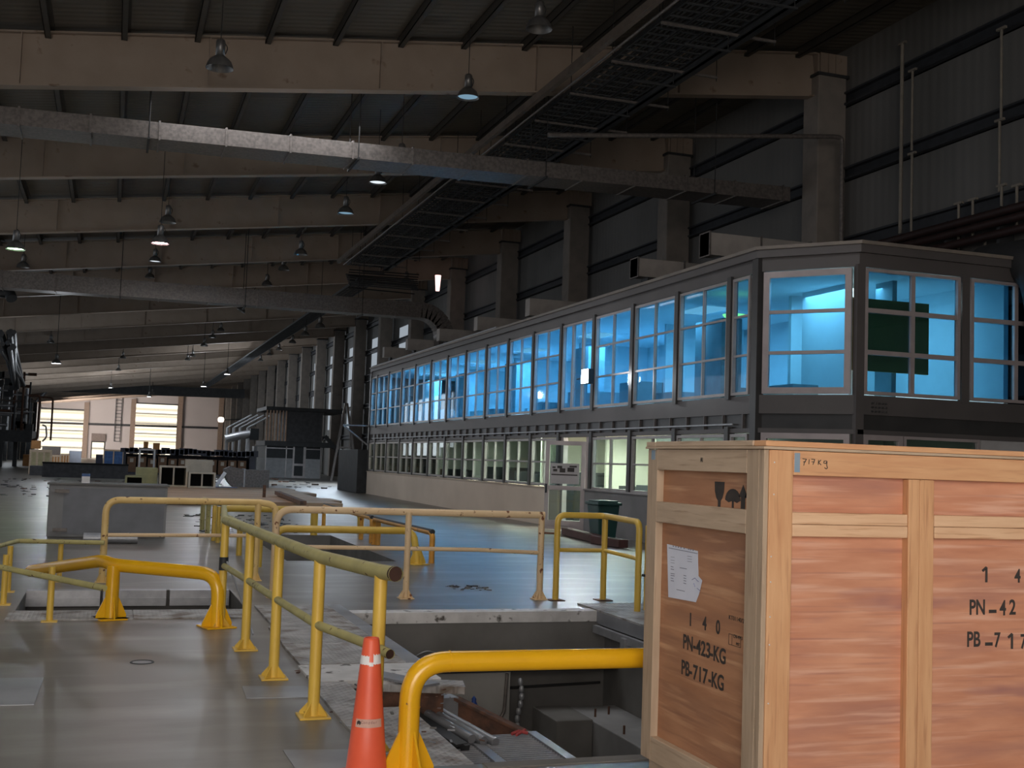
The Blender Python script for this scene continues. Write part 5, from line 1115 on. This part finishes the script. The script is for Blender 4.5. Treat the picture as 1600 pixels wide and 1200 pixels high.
m.tube([a, b, c_], .07, M_rust, 8, fillet=.2); m.tube([at(45, 618, Ym-1), at(63, 618, Ym-1), at(58, 686, Ym-1), at(50, 688, Ym-1)], .09, M_rust, 8, fillet=.3); m.tube([at(66, 690, Ym-1), at(73, 683, Ym-1), at(72, 666, Ym-1), at(66, 664, Ym-1)], .06, M_galv2, 8, fillet=.3); m.build('bent_pipes', mz)
# upper left dark pipe cluster (nearer) and round duct mouth
m = MB()
for j in range(14):
    p = PY(random.uniform(-4, 22), random.uniform(515, 560), 58); q = PY(random.uniform(20, 42), random.uniform(580, 606), 82); m.tube([p, q], .12, M_steel_dark, 6)
tag(m.build('pipe_bundle'), 'dark bundle of pipes slanting under the roof at the left edge', 'pipes')
p = PY(3, 457, 52); m = MB(); m.tube([p+Vector((-.8, 0, 0)), p+Vector((.3, 0, 0)), p+Vector((.4, -.2, -.25))], .22, M_steel_dark, 12, fillet=.1); tag(m.build('duct_mouth'), 'small dark curved duct mouth under second duct at left edge', 'duct')
# bin, wooden beams by the door
p = G(921, 808+14); p = Vector((10.0, 24.9, 0)); p = G(941, 846); 
bn_ = thing('wheelie_bin', 'dark green wheeled bin standing by the office wall', 'bin', p)
s_ = p.y/F_PX
w_ = .50; h_ = (846-776)*p.y/F_PX*.97
MB().add([(p.x-w_*.38, p.y-.25, 0.03), (p.x+w_*.38, p.y-.25, .03), (p.x+w_*.38, p.y+.2, .03), (p.x-w_*.38, p.y+.2, .03), (p.x-w_*.5, p.y-.3, h_-.08), (p.x+w_*.5, p.y-.3, h_-.08), (p.x+w_*.5, p.y+.3, h_-.08), (p.x-w_*.5, p.y+.3, h_-.08)], [(0, 3, 2, 1), (4, 5, 6, 7), (0, 1, 5, 4), (1, 2, 6, 5), (2, 3, 7, 6), (3, 0, 4, 7)], M_greenplastic) if False else None
m = MB(); m.add([(p.x-w_*.38, p.y-.25, 0.03), (p.x+w_*.38, p.y-.25, .03), (p.x+w_*.38, p.y+.2, .03), (p.x-w_*.38, p.y+.2, .03), (p.x-w_*.5, p.y-.3, h_-.08), (p.x+w_*.5, p.y-.3, h_-.08), (p.x+w_*.5, p.y+.3, h_-.08), (p.x-w_*.5, p.y+.3, h_-.08)], [(0, 3, 2, 1), (4, 5, 6, 7), (0, 1, 5, 4), (1, 2, 6, 5), (2, 3, 7, 6), (3, 0, 4, 7)], M_greenplastic); m.build('body', bn_, bevel=.02)
MB().box((p.x-w_*.56, p.y-.36, h_-.08), (p.x+w_*.56, p.y+.34, h_-.02), M_greenplastic).box((p.x-w_*.45, p.y-.28, h_-.02), (p.x+w_*.45, p.y+.28, h_+.015), M_greenplastic).build('lid', bn_, bevel=.015)
MB().tube([(p.x+w_*.36, p.y+.1, .1), (p.x+w_*.5, p.y+.1, .1)], .1, M_dark_in, 16).build('wheel', bn_)
for i, (c0, c1, lab) in enumerate((((884, 836), (941, 851), 'longer dark red timber lying on the floor in front of the bin'), ((930, 850), (974, 857), 'shorter dark red timber crossing the longer one by the bin'))):
    a, b = G(*c0), G(*c1); m = MB(); m.bar((a.x, a.y, .09+.0*i), (b.x, b.y, .09), .22, .16, mat('dark_red_timber', (.09, .035, .03), (.06, .025, .02), .7, scale=4)); tag(m.build('timber_beam', bevel=.01), lab, 'timber', 'timbers by the bin')
for o in bpy.data.objects:
    if '_o' in o: del o['_o']
